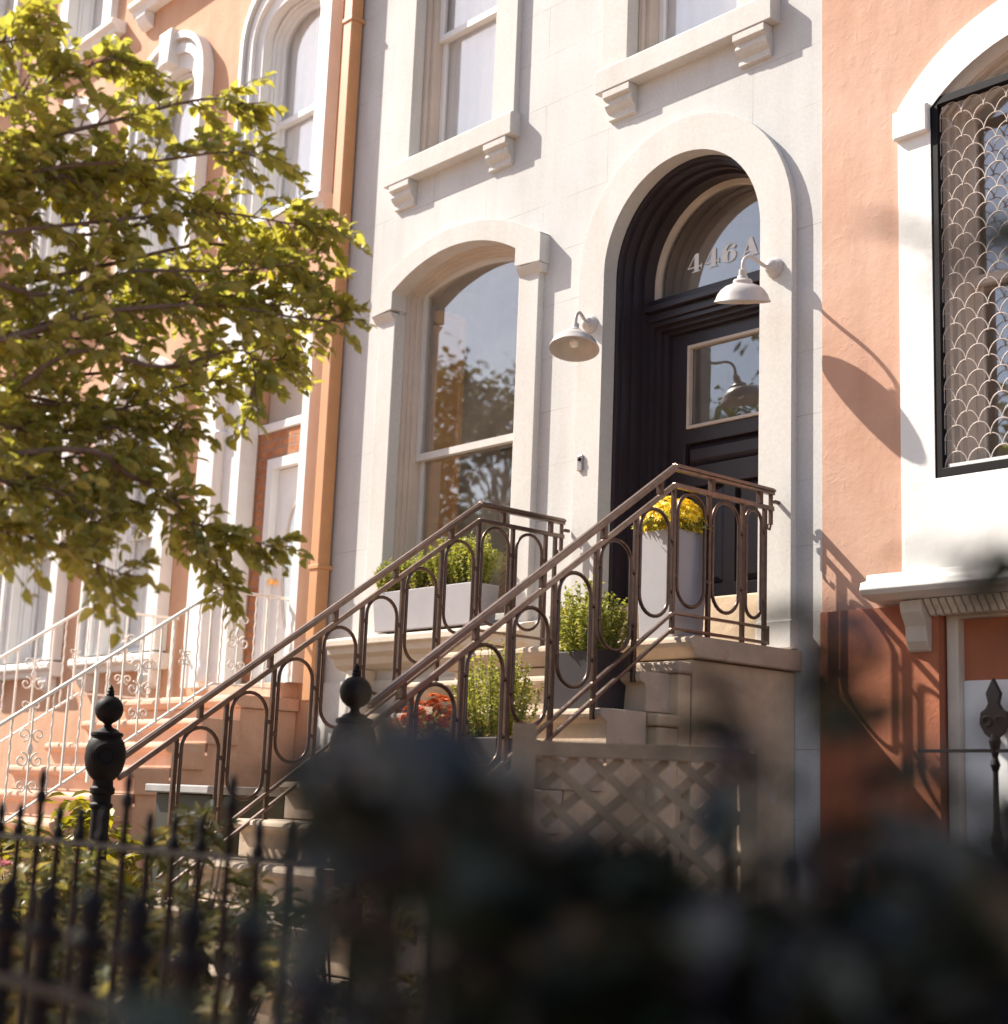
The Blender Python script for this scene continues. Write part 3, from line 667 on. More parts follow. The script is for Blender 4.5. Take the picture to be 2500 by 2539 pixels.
pot_box(t, -5.90, -5.58, -1.20, -.90 - .03, ZL - RISE + .002, ZL - RISE + .36, 0, 'planter_dark', .012) if False else pot_box(t, -5.92, -5.54, -1.42, -1.10 - .04, ZL - RISE*2 + .002, 1.98, 0, 'planter_dark', .03)
sprig_bush(t, (-5.73, -1.29, 1.95), .25, .22, .42, 110, .027, per=44)
t = thing('potted_plant', 'dark planter of fine grey green shrub on the middle steps', 'potted plant', (-5.8, -1.75, 1.46))
pot_box(t, -5.97, -5.62, -2.02, -1.72, ZL - RISE*4 + .002, 1.50, 0, 'planter_dark', .03)
sprig_bush(t, (-5.80, -1.87, 1.47), .25, .22, .54, 110, .022, per=44)
t = thing('potted_plant', 'clay pot of orange chrysanthemums on the steps', 'potted plant', (-6.25, -2.2, 1.2))
zs = ZL - RISE*4
MB().lathe([(.10, zs + .002), (.14, zs + .2), (.155, zs + .2), (.155, zs + .235), (.135, zs + .235), (.13, zs + .2), (0, zs + .2)], (-6.17, -1.93, 0), (0, 0, 1), 22).build('pot', 'planter_dark', t, smooth=40)
mums(t, (-6.17, -1.93, zs + .235), .27, .25, .22, 46, .042, 'petal_orange', 'leaf_rhodo')
t = thing('potted_plant', 'small clay pot of mixed bright leaves at the foot of the steps', 'potted plant', (-5.75, -2.75, .8))
zs = ZL - RISE*7
MB().lathe([(.08, zs + .002), (.11, zs + .2), (.12, zs + .2), (.12, zs + .225), (.105, zs + .225), (.1, zs + .2), (0, zs + .2)], (-5.76, -2.80, 0), (0, 0, 1), 22).build('pot', 'clay', t, smooth=40)
sprig_bush(t, (-5.76, -2.80, zs + .21), .19, .17, .34, 22, .05, 'leaf_yellow', 9)
wb = thing('window_box', 'long pale grey planter of clipped boxwood on the ledge below the arched window', 'window box', (-8.55, -.1, 2.37))
pot_box(wb, -9.12, -7.97, -.215, .035, 2.385, 2.675, 0, 'planter_grey', .02)
for k, (x, hh) in enumerate(((-8.98, .30), (-8.70, .33), (-8.36, .42), (-8.10, .40))):
    sprig_bush(wb, (x, -.10, 2.655), .22, .16, hh, 95, .026, per=40)
sprig_bush(wb, (-8.6, -.16, 2.655), .46, .05, .10, 40, .025, 'leaf_dry', 8)

# ------------------------------------------------------------------ orange rowhouse on the left
O = thing('row_house', 'orange stucco rowhouse with ornate white arched window surrounds behind the branches', 'house', (-13.4, 0, 0))
OX0, OX1 = -16.72, -10.122
def wopen(cx, hw, z0, zs, rise): return (cx - hw, cx + hw, z0, zs, zs + rise)
upW = [wopen(cx, .46, 6.22, 8.02, .34) for cx in (-11.05, -13.22, -15.38)]
loW = [wopen(cx, .44, 2.42, 4.55, .40) for cx in (-13.30, -15.42)]
tpW = [(cx - .46, cx + .46, 9.42, 0, 11.2) for cx in (-11.05, -13.22, -15.38)]
DO = (-11.30, -10.38, 2.06, 4.66, 5.12)
def eo(o, i=0, zb=0): return ell_arch(o[0]+i, o[1]-i, o[2]+zb, o[3], o[4]-o[3]-i, 20, 2.2)
holes = [eo(o, -.012, -.01) for o in upW + loW + [DO]] + [rect(o[0]-.012, o[1]+.012, o[2]-.01, o[4]+.01) for o in tpW]
MB().plate([(OX0, 0), (OX1, 0), (OX1, 12.0), (OX0, 12.0)], holes, .004, .32).build('wall', 'orange_stucco', O)
MB().box(OX0, OX1, -.4, .3, 12.0, 12.4).build('cornice', 'white_paint', O, bevel=.02)
room(O, OX0 + .2, OX1 - .2, 2.1, 5.6); room(O, OX0 + .2, OX1 - .2, 5.8, 8.8); room(O, OX0 + .2, OX1 - .2, 9.2, 11.6)
def ornate(o, win, hood=True, key=True, half=.73):
    cx = (o[0] + o[1]) / 2
    def ring(h0, h1, y0, y1, zb):
        a = ell_arch(cx-h0, cx+h0, o[2]+zb, o[3], o[4]-o[3]+(h0-.46)*1.25, 26, 2.3); b_ = ell_arch(cx-h1, cx+h1, o[2]+zb+.001, o[3], o[4]-o[3]+(h1-.46)*1.25, 26, 2.3)
        return MB().plate(a, [b_], y0, y1)
    hw = o[1] - cx
    b = ring(hw + .12, hw, -.045, .06, .0)
    q = ring(hw + .20, hw + .122, -.09, .05, 0); b.add(q.v, q.f); q = ring(half, hw + .202, -.06, .03, 0); b.add(q.v, q.f)
    q = ring(half + .02, half - .035, -.125, .0, .002); b.add(q.v, q.f)
    b.build('surround', 'white_paint', win, bevel=.008)
    if key:
        zt = o[4] + (half - .46)*1.25
        MB().plate([(cx-.09, zt-.30), (cx+.09, zt-.30), (cx+.13, zt+.07), (cx-.13, zt+.07)], None, -.17, 0).build('keystone', 'white_paint', win, bevel=.012)
        for k in range(7):                                           # egg moulding drops along the hood
            pass
def osill(win, cx, hw, z, white='white_paint'):
    MB().prism_x([(.05, z), (-.15, z), (-.17, z-.02), (-.17, z-.07), (-.12, z-.10), (-.10, z-.15), (0, z-.15)], cx-hw, cx+hw).build('sill', white, win, bevel=.008)
    for s in (-1, 1):
        x = cx + s*(hw - .2); MB().prism_x([(0, z-.15), (-.12, z-.15), (-.12, z-.2), (-.09, z-.26), (-.05, z-.3), (0, z-.32)], x-.1, x+.1).build('bracket', white, win, bevel=.01)
for o in upW:
    wu = sash_window(O, o, 'window', .05, .05, 'white_sash', 'white_sash', 7.26, 'ell', 6.2, blind=(6.25, 8.4)); ornate(o, wu); osill(wu, (o[0]+o[1])/2, .80, 6.22)
for o in loW:
    wu = sash_window(O, o, 'window', .05, .05, 'white_sash', 'white_sash', 3.6, 'ell', 2.42, blind=(2.5, 5.0)); ornate(o, wu, half=.76); 
    cx = (o[0]+o[1])/2; osill(wu, cx, .84, 2.40)
for o in tpW:
    wu = sash_window(O, o, 'window', .05, .05, 'white_sash', 'white_sash', 10.3, None, 9.42, blind=(9.45, 11.2))
    MB().plate(rect(o[0]-.2, o[1]+.2, 9.42, 11.5), [rect(o[0], o[1], 9.421, 11.2)], -.08, .05).build('surround', 'white_paint', wu, bevel=.01); osill(wu, (o[0]+o[1])/2, .9, 9.42)
# portal
po = MB().plate(ell_arch(-12.02, -10.275, 2.06, 4.66, .95, 30, 2.5), [ell_arch(DO[0], DO[1], 2.061, 4.66, .46, 30)], -.11, .06)
po.build('door_surround', 'white_paint', O, bevel=.012)
col = MB().lathe([(.10, 2.1), (.10, 2.2), (.075, 2.24), (.07, 2.3), (.062, 4.25), (.075, 4.27), (.075, 4.31), (.06, 4.33), (.085, 4.42), (.075, 4.52), (.11, 4.62), (.11, 4.68)], (-11.62, -.12, 0), (0, 0, 1), 18)
col.build('column', 'white_paint', O, smooth=35)
MB().plate(ell_arch(DO[0], DO[1], 4.36, 4.66, .46, 24), None, .16, .18).build('fanlight', 'tan_frame', O)
MB().box(DO[0], DO[1], .06, .24, 4.28, 4.36).build('transom_bar', 'white_paint', O, bevel=.01)
MB().plate(rect(DO[0], DO[1], 2.06, 4.279), [rect(-11.12, DO[1] - .02, 2.061, 4.03)], .08, .2).build('brick_infill', 'brick', O)
MB().plate(rect(-11.12, DO[1] - .021, 2.062, 4.029), [rect(-11.03, DO[1] - .05, 2.063, 3.94)], .06, .2).build('door_frame', 'white_sash', O, bevel=.01)
od = MB().box(-11.03, DO[1] - .051, .13, .18, 2.07, 3.935).build('door', 'white_sash', O, bevel=.004)
ovc = -10.68
def oval(a, b_, n=32): return [(ovc + a*math.cos(2*PI*k/n), 3.05 + b_*math.sin(2*PI*k/n)) for k in range(n)]
MB().plate(oval(.19, .60), [oval(.165, .57)], .115, .13).build('oval_trim', 'tan_frame', od, bevel=.003)
MB().plate(oval(.164, .569), None, .122, .128).build('pane', 'window_glass', od)
MB().lathe([(.0, -.07), (.022, -.066), (.03, -.05), (.02, -.03), (.012, -.02), (.03, -.004), (.03, 0)], (-10.97, .129, 2.95), (0, 1, 0), 16).build('handle', 'shutter_orange', od, smooth=40)
pil = MB().box(OX0 + .0, OX0 + .26, -.06, .0, 0, 11.9); pil.build('pilaster', 'orange_stucco', O, bevel=.015)

F = thing('row_house', 'orange rowhouse farthest down the row, mostly hidden by leaves', 'house', (-20, 0, 0))
fw = [wopen(cx, .46, z, zs_, .4) for cx in (-18.0, -20.2) for z, zs_ in ((2.42, 4.55), (6.22, 7.95), (9.6, 11.2))]
MB().plate([(-25, 0), (OX0 - .002, 0), (OX0 - .002, 12.2), (-25, 12.2)], [eo(o, -.012, -.01) for o in fw], .006, .32).build('wall', 'orange_stucco', F)
room(F, -24.8, OX0 - .2, 2.1, 12)
for o in fw:
    wu = sash_window(F, o, 'window', .05, .05, 'white_sash', 'white_sash', o[2] + 1.05, 'ell', o[2], blind=(o[2]+.05, o[4])); ornate(o, wu, key=False); osill(wu, (o[0]+o[1])/2, .8, o[2])

dp = thing('drainpipe', 'square orange drainpipe running down beside the white doorway', 'drainpipe', (-10.02, -.07, 2.4))
MB().box(-10.085, -9.965, -.135, -.02, 1.9, 10.6).build('pipe', 'pipe_paint', dp, bevel=.01)
for z in (2.95, 5.4, 7.68, 9.8): MB().box(-10.095, -9.955, -.145, -.0, z, z + .035).build('strap', 'pipe_paint', dp, bevel=.004)

# stoop of the orange house
S2 = thing('stoop', 'worn orange brownstone stoop with rounded treads below the white door', 'stoop', (-11.3, -.9, 0))
z2, y2, r2, n2 = 1.93, -.56, .20, .29
MB().prism_x([(y2, z2), (y2-.03, z2-.015), (y2-.035, z2-.05), (y2-.02, z2-.08), (y2+.03, z2-.10), (-.002, z2-.10), (-.002, z2)], -12.25, -10.30).build('landing', 'orange_brownstone', S2, bevel=.01)
MB().box(-12.2, -10.34, y2 + .035, -.003, 0, z2-.104).build('landing_base', 'orange_brownstone', S2)
MB().box(-11.5, -10.36, -.16, .16, z2 + .001, 2.06).build('threshold', 'orange_brownstone', S2, bevel=.01)
for i in range(1, 10):
    z = z2 - r2*i; y = y2 - n2*i; wx = .05*i
    MB().prism_x([(y, z), (y-.03, z-.012), (y-.036, z-.04), (y-.02, z-.07), (y+.02, z-.08), (y+.02, z-r2+.003), (y+n2+.015, z-r2+.003), (y+n2+.015, z)], -12.25 - wx, -10.30).build('step', 'orange_brownstone', S2, bevel=.008)
sd2 = [(y2 + .03, 0), (y2 + .03, z2 - r2 - .085)]
for i in range(1, 10): sd2 += [(y2 - n2*i + .05, max(0, z2 - r2*i - .085)), (y2 - n2*i + .05, max(0, z2 - r2*(i+1) - .085))]
MB().plate(sd2[:-1], None, -10.42, -10.33, 'yz').build('side_wall', 'orange_brownstone', S2)

def scroll(b, c, r, turns, a0, sgn, rad, flip=1):
    pts = []
    for k in range(int(18*turns) + 1):
        t = k / (18*turns); rr = r * (1 - .82*t); a = a0 + sgn*2*PI*turns*t
        pts.append((c[0], c[1] + flip*rr*math.cos(a), c[2] + rr*math.sin(a)))
    b.tube(pts, rad, 6)
def white_railing(X, yc, zc, ylow, label):
    t = thing('stair_railing', label, 'railing', (X, yc, z2), 'white wrought iron railings of the orange house stoop')
    sl = r2 / n2; zat = lambda y: zc - (0 if y > yc else (yc - y)*sl)
    b = MB(); b.bar((X, -.02, zc), (X, yc, zc), .035, .022); b.bar((X, yc, zc), (X, ylow, zat(ylow)), .035, .022); b.build('handrail', 'iron_white', t, bevel=.004)
    b = MB(); b.bar((X, -.02, zc - .74), (X, yc, zc - .74), .025, .016); b.bar((X, yc, zc - .74), (X, ylow, zat(ylow) - .74), .025, .016); b.build('bottom_rail', 'iron_white', t, bevel=.003)
    k = 0; y = -.06
    while y > ylow:
        zt, zb = zat(y) - .01, zat(y) - (.755 if k % 7 else .86)
        if k % 7 == 4:
            b = MB().bar((X, y, zb), (X, y, zt), .012, .012); zc0 = (zt + zb) / 2
            for s in (-1, 1):
                scroll(b, (X, y + s*.055, zc0 + .16), .05, 1.3, -PI/2, 1, .006, -s); scroll(b, (X, y + s*.06, zc0 - .02), .055, 1.3, PI/2, -1, .007, -s); scroll(b, (X, y + s*.05, zc0 - .20), .045, 1.3, -PI/2, 1, .006, -s)
            b.lathe([(.0, -.05), (.018, -.03), (.024, 0), (.014, .03), (.0, .06)], (X, y, zc0 + .06), (0, 0, 1), 8)
            b.build('scroll_panel', 'iron_white', t, smooth=60)
        elif k % 2:
            pts = [(X + .0035*math.cos(q*1.9), y + .0035*math.sin(q*1.9), zb + (zt - zb)*q/24) for q in range(25)]
            MB().tube(pts, .008, 5).build('twisted_baluster', 'iron_white', t)
        else:
            bb = MB().bar((X, y, zb), (X, y, zt), .015 if k % 7 else .026, .015 if k % 7 else .026)
            if k % 14 == 8:
                for s in (-1, 1):
                    for q in (-1, 1): scroll(bb, (X, y + s*.03, (zt + zb)/2 + q*.035), .028, 1.2, -q*PI/2, q, .005, -s)
            bb.build('baluster', 'iron_white', t)
        y -= .105 if k % 7 not in (3, 4) else .15; k += 1
white_railing(-10.45, -.73, 2.745, -3.1, 'white wrought iron railing on the near side of the orange stoop')
white_railing(-12.3, -.93, 2.70, -3.3, 'white wrought iron railing on the far side of the orange stoop')

# ------------------------------------------------------------------ salmon rowhouse on the right
R_ = thing('row_house', 'salmon stucco rowhouse with a white framed window behind a scalloped grille', 'house', (-2.7, 0, 0))
RX0, RX1 = XR + .004, .9
RW = (-4.42, -2.98, 2.62, 5.07, 5.36)
ZB2 = 2.30
bw = (-4.42, -3.0, .45, 0, 2.28)
MB().plate([(RX0, ZB2), (RX1, ZB2), (RX1, 9.5), (RX0, 9.5)], [seg_arch(RW[0]-.01, RW[1]+.01, RW[2]-.01, RW[3], RW[4]+.01), seg_arch(-2.15, -.75, 2.5, 4.7, 5.36)], -.006, .3).build('wall', 'salmon_stucco', R_)
MB().plate([(RX0, 0), (RX1, 0), (RX1, ZB2), (RX0, ZB2)], [rect(bw[0]-.01, bw[1]+.01, bw[2]-.01, bw[4]+.01)], -.024, .3).build('lower_wall', 'red_shade_stucco', R_)
MB().box(RX0, RX1, -.3, .3, 9.5, 9.8).build('cornice', 'white_paint', R_, bevel=.02)
room(R_, RX0 + .1, RX1 - .1, 2.35, 5.8); room(R_, RX0 + .1, RX1 - .1, .1, 2.3)
wr = sash_window(R_, RW, 'window', .09, .07, 'tan_frame', 'tan_frame', 4.09, 'seg', 2.62, steps=3)
oc, oh, osg = -3.70, .93, .46; Rr = (oh*oh + osg*osg) / (2*osg); aa = math.asin(oh / Rr)
sur = [(-4.63, 2.44), (-4.42, 2.44), (-4.42, 5.07)] + seg_arch(RW[0], RW[1], 3, RW[3], RW[4], 24)[2:][::-1] + [(-2.98, 2.44), (-2.77, 2.44), (-2.77, 5.13)] + [(oc + Rr*math.sin(aa - 2*aa*i/24), 5.59 - Rr + Rr*math.cos(aa - 2*aa*i/24)) for i in range(25)] + [(-4.63, 5.13)]
MB().plate(sur, None, -.05, .10).build('surround', 'white_paint', wr, bevel=.012)
for xa in (-4.645, -2.98): MB().box(xa, xa + .225, -.085, 0, 4.93, 5.10).build('label_stop', 'white_paint', wr, bevel=.012)
MB().plate(rect(-4.625, -2.775, 2.442, 2.963), None, -.0535, .3).build('apron', 'white_paint', wr, bevel=.01)
MB().prism_x([(0, 2.47), (-.16, 2.46), (-.17, 2.425), (-.22, 2.41), (-.23, 2.37), (-.21, 2.345), (-.13, 2.32), (0, 2.31)], -4.78, -2.6).build('ledge', 'white_paint', wr, bevel=.008)
lv = MB(); k = 0                                                     # carved leaf band under the ledge
for x in np.arange(-4.55, -2.8, .045):
    lv.prism_x([(-.02, 2.31), (-.12, 2.315), (-.10, 2.285), (-.075, 2.26), (-.06, 2.235), (-.02, 2.23)], x, x + .036)
lv.build('carved_band', 'warm_stone', wr, bevel=.006)
for x in (-4.60, -2.97): MB().prism_x([(0, 2.31), (-.13, 2.31), (-.12, 2.25), (-.08, 2.18), (-.07, 2.10), (-.04, 2.05), (0, 2.04)], x, x + .13).build('console', 'warm_stone', wr, bevel=.01)
gf = MB().plate(rect(-4.425, -2.975, 2.965, 5.125), [rect(-4.375, -3.025, 3.015, 5.075)], -.045, -.0); grl = gf.build('grille', 'iron_black', wr, bevel=.004)
MB().box(-4.35, -3.03, -.03, .02, 3.0165, 3.035).build('grille_foot', 'white_paint', wr)
sc_ = MB(); rr = .0675; row = 0
z = 3.02
while z < 5.06:
    x = -4.375 + (0 if row % 2 else rr)
    while x < -3.02:
        pts = [(max(-4.376, min(-3.024, x + rr*math.cos(a))), -.022 + .002*(row % 2), min(5.076, z + rr*1.18*math.sin(a))) for a in np.linspace(0, PI, 13)]
        sc_.tube(pts, .0033, 6); x += 2*rr
    z += .0705; row += 1
sc_.build('grille_scales', 'grille_wire', wr, smooth=60)
# basement window and door trim
wb2 = MB().plate(rect(-4.42, -3.0, .45, 2.28), [rect(-4.35, -3.07, .50, 2.22)], .03, .14).build('basement_window', 'warm_stone', R_, bevel=.01)
MB().plate(rect(-4.35, -3.07, 1.90, 2.22), None, .09, .12).build('head_panel', 'red_shade_stucco', wb2)
MB().plate(rect(-4.35, -3.07, .50, 1.90), [rect(-4.10, -3.3, .72, 1.74)], .075, .12).build('sash', 'white_sash', wb2, bevel=.006)
MB().plate(rect(-4.10, -3.3, .72, 1.74), None, .10, .104).build('pane', 'window_glass', wb2)
wd = sash_window(R_, (-2.15, -.75, 2.5, 4.7, 5.36), 'window', .1, .08, 'tan_frame', 'tan_frame', 3.9, 'seg', 2.5, steps=2)

# spear topped iron posts in front of the basement window
t = thing('iron_fence', 'black iron spear fence with shell ornaments before the salmon house basement', 'fence', (-3.4, -.95, 0))
fy = -.95
for zz in (1.49, .25): MB().bar((-3.95, fy, zz), (-1.0, fy, zz), .03, .014).build('rail', 'iron_black', t)
for x in np.arange(-3.57, -1.0, .26):
    p = MB().lathe([(.03, .0), (.03, .12), (.018, .15), (.013, .2), (.012, 1.05), (.022, 1.07), (.026, 1.12), (.016, 1.15), (.013, 1.2), (.012, 1.40), (.022, 1.43), (.012, 1.46), (.02, 1.5), (.026, 1.53), (.018, 1.56)], (x, fy, 0), (0, 0, 1), 12)
    p.plate([(x + a*1.25, 1.53 + c_*1.1) for a, c_ in ((0, 0), (.035, .03), (.055, .07), (.05, .115), (.03, .13), (.02, .15), (.028, .19), (0, .25), (-.028, .19), (-.02, .15), (-.03, .13), (-.05, .115), (-.055, .07), (-.035, .03))], None, fy - .012, fy + .012)
    for s in (-1, 1):
        pts = [(x + s*(.03 + .02*math.cos(a)), fy - .014, 1.62 + .02*math.sin(a)) for a in np.linspace(0, 5, 10)]; p.tube(pts, .005, 5)
    p.build('spear_post', 'iron_black', t, bevel=.002)

# ------------------------------------------------------------------ yard: bin, shrubs, trellis
t = thing('bin_enclosure', 'low garden bin enclosure with a grey slab lid beside the steps', 'bin', (-7.95, -2.05, 0))
MB().box(-8.28, -7.66, -2.36, -1.80, 0, 1.165).build('box', 'bin_green', t, bevel=.008)
MB().box(-8.33, -7.61, -2.41, -1.75, 1.167, 1.215).build('lid', 'slab_grey', t, bevel=.008)
def shrub(name, label, c, rx, ry, h, n, leaf, lm, flowers=None, cat='shrub', wide=.55, nst=9, droop=0, dense=1.9):
    t = thing(name, label, cat, (c[0], c[1], 0)); Bs, Ds, Ns, Ls, Ws = [], [], [], [], []; st = MB()
    for k in range(nst):
        a = random.uniform(0, 2*PI); q = random.uniform(.2, .9)
        st.tube([(c[0] + .05*math.cos(a), c[1] + .05*math.sin(a), 0), (c[0] + rx*q*.5*math.cos(a), c[1] + ry*q*.5*math.sin(a), h*.5), (c[0] + rx*q*math.cos(a), c[1] + ry*q*math.sin(a), h*(.95 - .3*q))], .009, 6, r_end=.003)
    cl = []
    n = int(n*dense)
    for k in range(max(6, int(n // (14*dense**.6)))):
        a = random.uniform(0, 2*PI); q = math.sqrt(random.random()); zz = random.uniform(.15, 1.0)
        cl.append((c[0] + rx*q*math.cos(a), c[1] + ry*q*math.sin(a), h*zz*(1 - .35*q*q)))
    for k in range(n):
        p = random.choice(cl); s = leaf*.75; d = Vector((random.gauss(0, 1), random.gauss(0, 1), random.gauss(.15 - droop, .5)))
        Bs.append((p[0] + random.gauss(0, s*.45), p[1] + random.gauss(0, s*.45), p[2] + random.gauss(0, s*.35))); Ds.append(d); Ns.append((random.gauss(0, .45), random.gauss(0, .45), 1)); Ls.append(leaf*random.uniform(.7, 1.2)); Ws.append(leaf*wide*random.uniform(.8, 1.15))
    mb = MB(); leaves(mb, Bs, Ds, Ns, Ls, Ws, .12); mb.build('foliage', lm, t, recalc=False); st.build('stem', 'bark', t, recalc=False)
    if flowers:
        pm, nf, fs = flowers
        for k in range(nf):
            fb = MB(); Bs, Ds, Ns, Ls, Ws = [], [], [], [], []
            p = random.choice(cl); p = (p[0], p[1], max(p[2], h*.75) + .05)
            for j in range(14):
                a = j*2.4; Bs.append(p); Ds.append((math.cos(a), math.sin(a), .2 + .1*j)); Ns.append((0, 0, 1)); Ls.append(fs); Ws.append(fs*.6)
            leaves(fb, Bs, Ds, Ns, Ls, Ws, .05); fb.build('flower', pm, t, recalc=False)
    return t
shrub('shrub', 'sunlit yellow green shrub behind the black newel post at the fence', (-8.25, -2.95), .62, .40, 1.12, 420, .13, 'leaf_yellow')
shrub('shrub', 'dark green shrub between the newel post and the bin enclosure', (-7.55, -3.15), .35, .3, .85, 200, .11, 'leaf_yellow')
shrub('flowering_plant', 'pink flowering plant beside the lower steps', (-6.75, -3.0 - .75), .32, .25, 1.02, 260, .06, 'leaf_rhodo', ('petal_pink', 6, .04), 'plant')
shrub('shrub', 'rhododendron with long leaves coloured pale as if sun flecked in the middle of the yard', (-5.0, -4.0), .34, .34, 1.12, 300, .12, 'leaf_rhodo', wide=.34, droop=.25)
shrub('shrub', 'low shrub with leaves coloured as if dappled by sun just behind the black pickets', (-4.25, -4.35), .42, .34, .86, 380, .11, 'leaf_rhodo', wide=.36, droop=.3)
shrub('shrub', 'ragged green shrub at the foot of the black picket fence', (-4.75, -4.75), .45, .3, .75, 300, .10, 'leaf_rhodo', wide=.4)
shrub('shrub', 'low ground shrub with a few sunlit leaves near the wooden trellis', (-3.3, -4.2), .4, .4, .55, 220, .09, 'leaf_rhodo', wide=.4)

shrub('shrub', 'tall rhododendron with leaves toned to look sunlit in front of the bottom stone steps', (-5.9, -4.15), .42, .32, 1.0, 380, .12, 'leaf_rhodo', wide=.36, droop=.2)
shrub('shrub', 'low bushy plant between the pickets and the nearer newel post', (-4.7, -3.55), .40, .32, .9, 320, .10, 'leaf_rhodo', wide=.4)
shrub('shrub', 'leafy green shrub growing against the fence beside the drain side of the yard', (-6.6, -4.6), .5, .3, .95, 360, .11, 'leaf_yellow', wide=.5)
for lab, c_, hh, nn in (('shade loving shrub with glossy leaves beside the bottom step', (-5.35, -4.35), .95, 420), ('broad leaved shrub below the far newel post', (-6.9, -4.1), .85, 420), ('wide dark shrub in the corner of the fence', (-3.9, -4.85), .8, 420), ('bushy shrub right behind the left hand pickets', (-5.6, -4.75), .85, 420)):
    shrub('shrub', lab, c_, .48, .3, hh, nn, .105, 'leaf_rhodo', wide=.45, droop=.15)
gc = MB(); Bs, Ds, Ns, Ls, Ws = [], [], [], [], []
for k in range(6500):
    x = random.uniform(-9.5, -1.0); y = random.uniform(-5.35, -3.6 if x > -7.4 and x < -5.3 else -2.6); z = abs(random.gauss(0, .09))
    Bs.append((x, y, z)); Ds.append((random.gauss(0, 1), random.gauss(0, 1), random.gauss(.3, .5))); Ns.append((random.gauss(0, .5), random.gauss(0, .5), 1)); l = random.uniform(.05, .10); Ls.append(l); Ws.append(l*.6)
leaves(gc, Bs, Ds, Ns, Ls, Ws); o = gc.build('ivy', 'leaf_rhodo', None, recalc=False); o['kind'] = 'stuff'; o['label'] = 'low ivy and fallen leaves covering the front yard soil'; o['category'] = 'ground cover'
for lab, c_, hh, nn in (('shrub with leaves toned as if catching flecks of sun before the stone steps', (-5.15, -4.0), 1.12, 420), ('sun flecked shrub at the middle of the picket fence', (-4.45, -4.75), .98, 420), ('leafy shrub hiding the bin enclosure', (-7.05, -3.75), 1.02, 320), ('shrub with leaves toned as sunlit between the pickets and the far newel post', (-6.2, -4.45), .98, 380)):
    shrub('shrub', lab, c_, .46, .34, hh, nn, .10, 'leaf_rhodo', wide=.42, droop=.15)
t = thing('trellis', 'weathered wooden lattice trellis with a square post in the yard', 'trellis', (-4.05, -3.27, 0))
a0 = Vector((-4.06, -3.27, 0)); dr = Vector((.664, .747, 0)); nrm = Vector((.747, -.664, 0))
def TP(s, z, off=0): v = a0 + dr*s + nrm*off; return (v.x, v.y, z)
MB().obox(TP(0, .735), dr, nrm, (0, 0, 1), .043, .043, .735).build('post', 'wood', t, bevel=.004)
MB().obox(TP(.80, .70), dr, nrm, (0, 0, 1), .03, .03, .70).build('post', 'wood', t, bevel=.004)
for zz in (1.385, .25): MB().bar(TP(.03, zz, .03), TP(.80, zz, .03), .03, .055).build('rail', 'wood', t, bevel=.003)
lt = MB()
for k in range(-7, 8):
    for sg, off in ((1, .012), (-1, .022)):
        s0 = .53 + k*.16; pts = []
        za, zb_ = .28, 1.36
        sa, sb = s0 - sg*.62, s0 + sg*.62
        def cl(s, z):
            return s, z
        q0, q1 = 0, 1
        for lim, lo in ((.05, True), (1.02, False)):
            pass
        f = lambda q: (sa + (sb-sa)*q, za + (zb_-za)*q)
        qs = [q for q in np.linspace(0, 1, 60) if .06 <= f(q)[0] <= .78]
        if len(qs) < 4: continue
        p0, p1 = f(qs[0]), f(qs[-1]); lt.bar(TP(p0[0], p0[1], off), TP(p1[0], p1[1], off), .008, .034, up=nrm.cross(Vector((0,0,1)))) if False else lt.obox(((Vector(TP(p0[0], p0[1], off)) + Vector(TP(p1[0], p1[1], off)))/2), (Vector(TP(p1[0], p1[1], off)) - Vector(TP(p0[0], p0[1], off))), nrm, (Vector(TP(p1[0], p1[1], off)) - Vector(TP(p0[0], p0[1], off))).cross(nrm), (Vector(TP(p1[0], p1[1], off)) - Vector(TP(p0[0], p0[1], off))).length/2, .004, .017)
lt.build('lattice', 'wood', t)

# ------------------------------------------------------------------ foreground iron fences
def picket_fence(label, a, b_, z, rail, spacing, rad, tall=None):
    a, b_ = Vector(a), Vector(b_); L = (b_ - a).length; d = (b_ - a).normalized()
    t = thing('iron_fence', label, 'fence', (a.x, a.y, 0))
    rb = MB().bar(a + Vector((0,0,rail)), b_ + Vector((0,0,rail)), .035, .012); rb.build('rail', 'iron_black', t)
    MB().bar(a + Vector((0,0,.18)), b_ + Vector((0,0,.18)), .035, .012).build('rail', 'iron_black', t)
    k = 0; s = 0
    while s < L:
        p = a + d*s; top = z + (.09 if tall and k % tall == 1 else 0)
        MB().lathe([(rad, 0), (rad, top - .09), (rad*1.7, top - .08), (rad*1.7, top - .065), (rad*.9, top - .055), (rad*1.25, top - .03), (rad*.9, top - .012), (.001, top)], p, (0, 0, 1), 10).build('picket', 'iron_black', t, smooth=40)
        s += spacing; k += 1
picket_fence('black iron picket fence in front of the yard shrubs', (-5.3, -5.2, 0), (-.9, -5.2, 0), 1.145, 1.055, .115, .0085, 4)
picket_fence('nearest black iron picket fence, out of focus', (-2.75, -6.03, 0), (-.15, -6.03, 0), 1.07, .93, .125, .016)

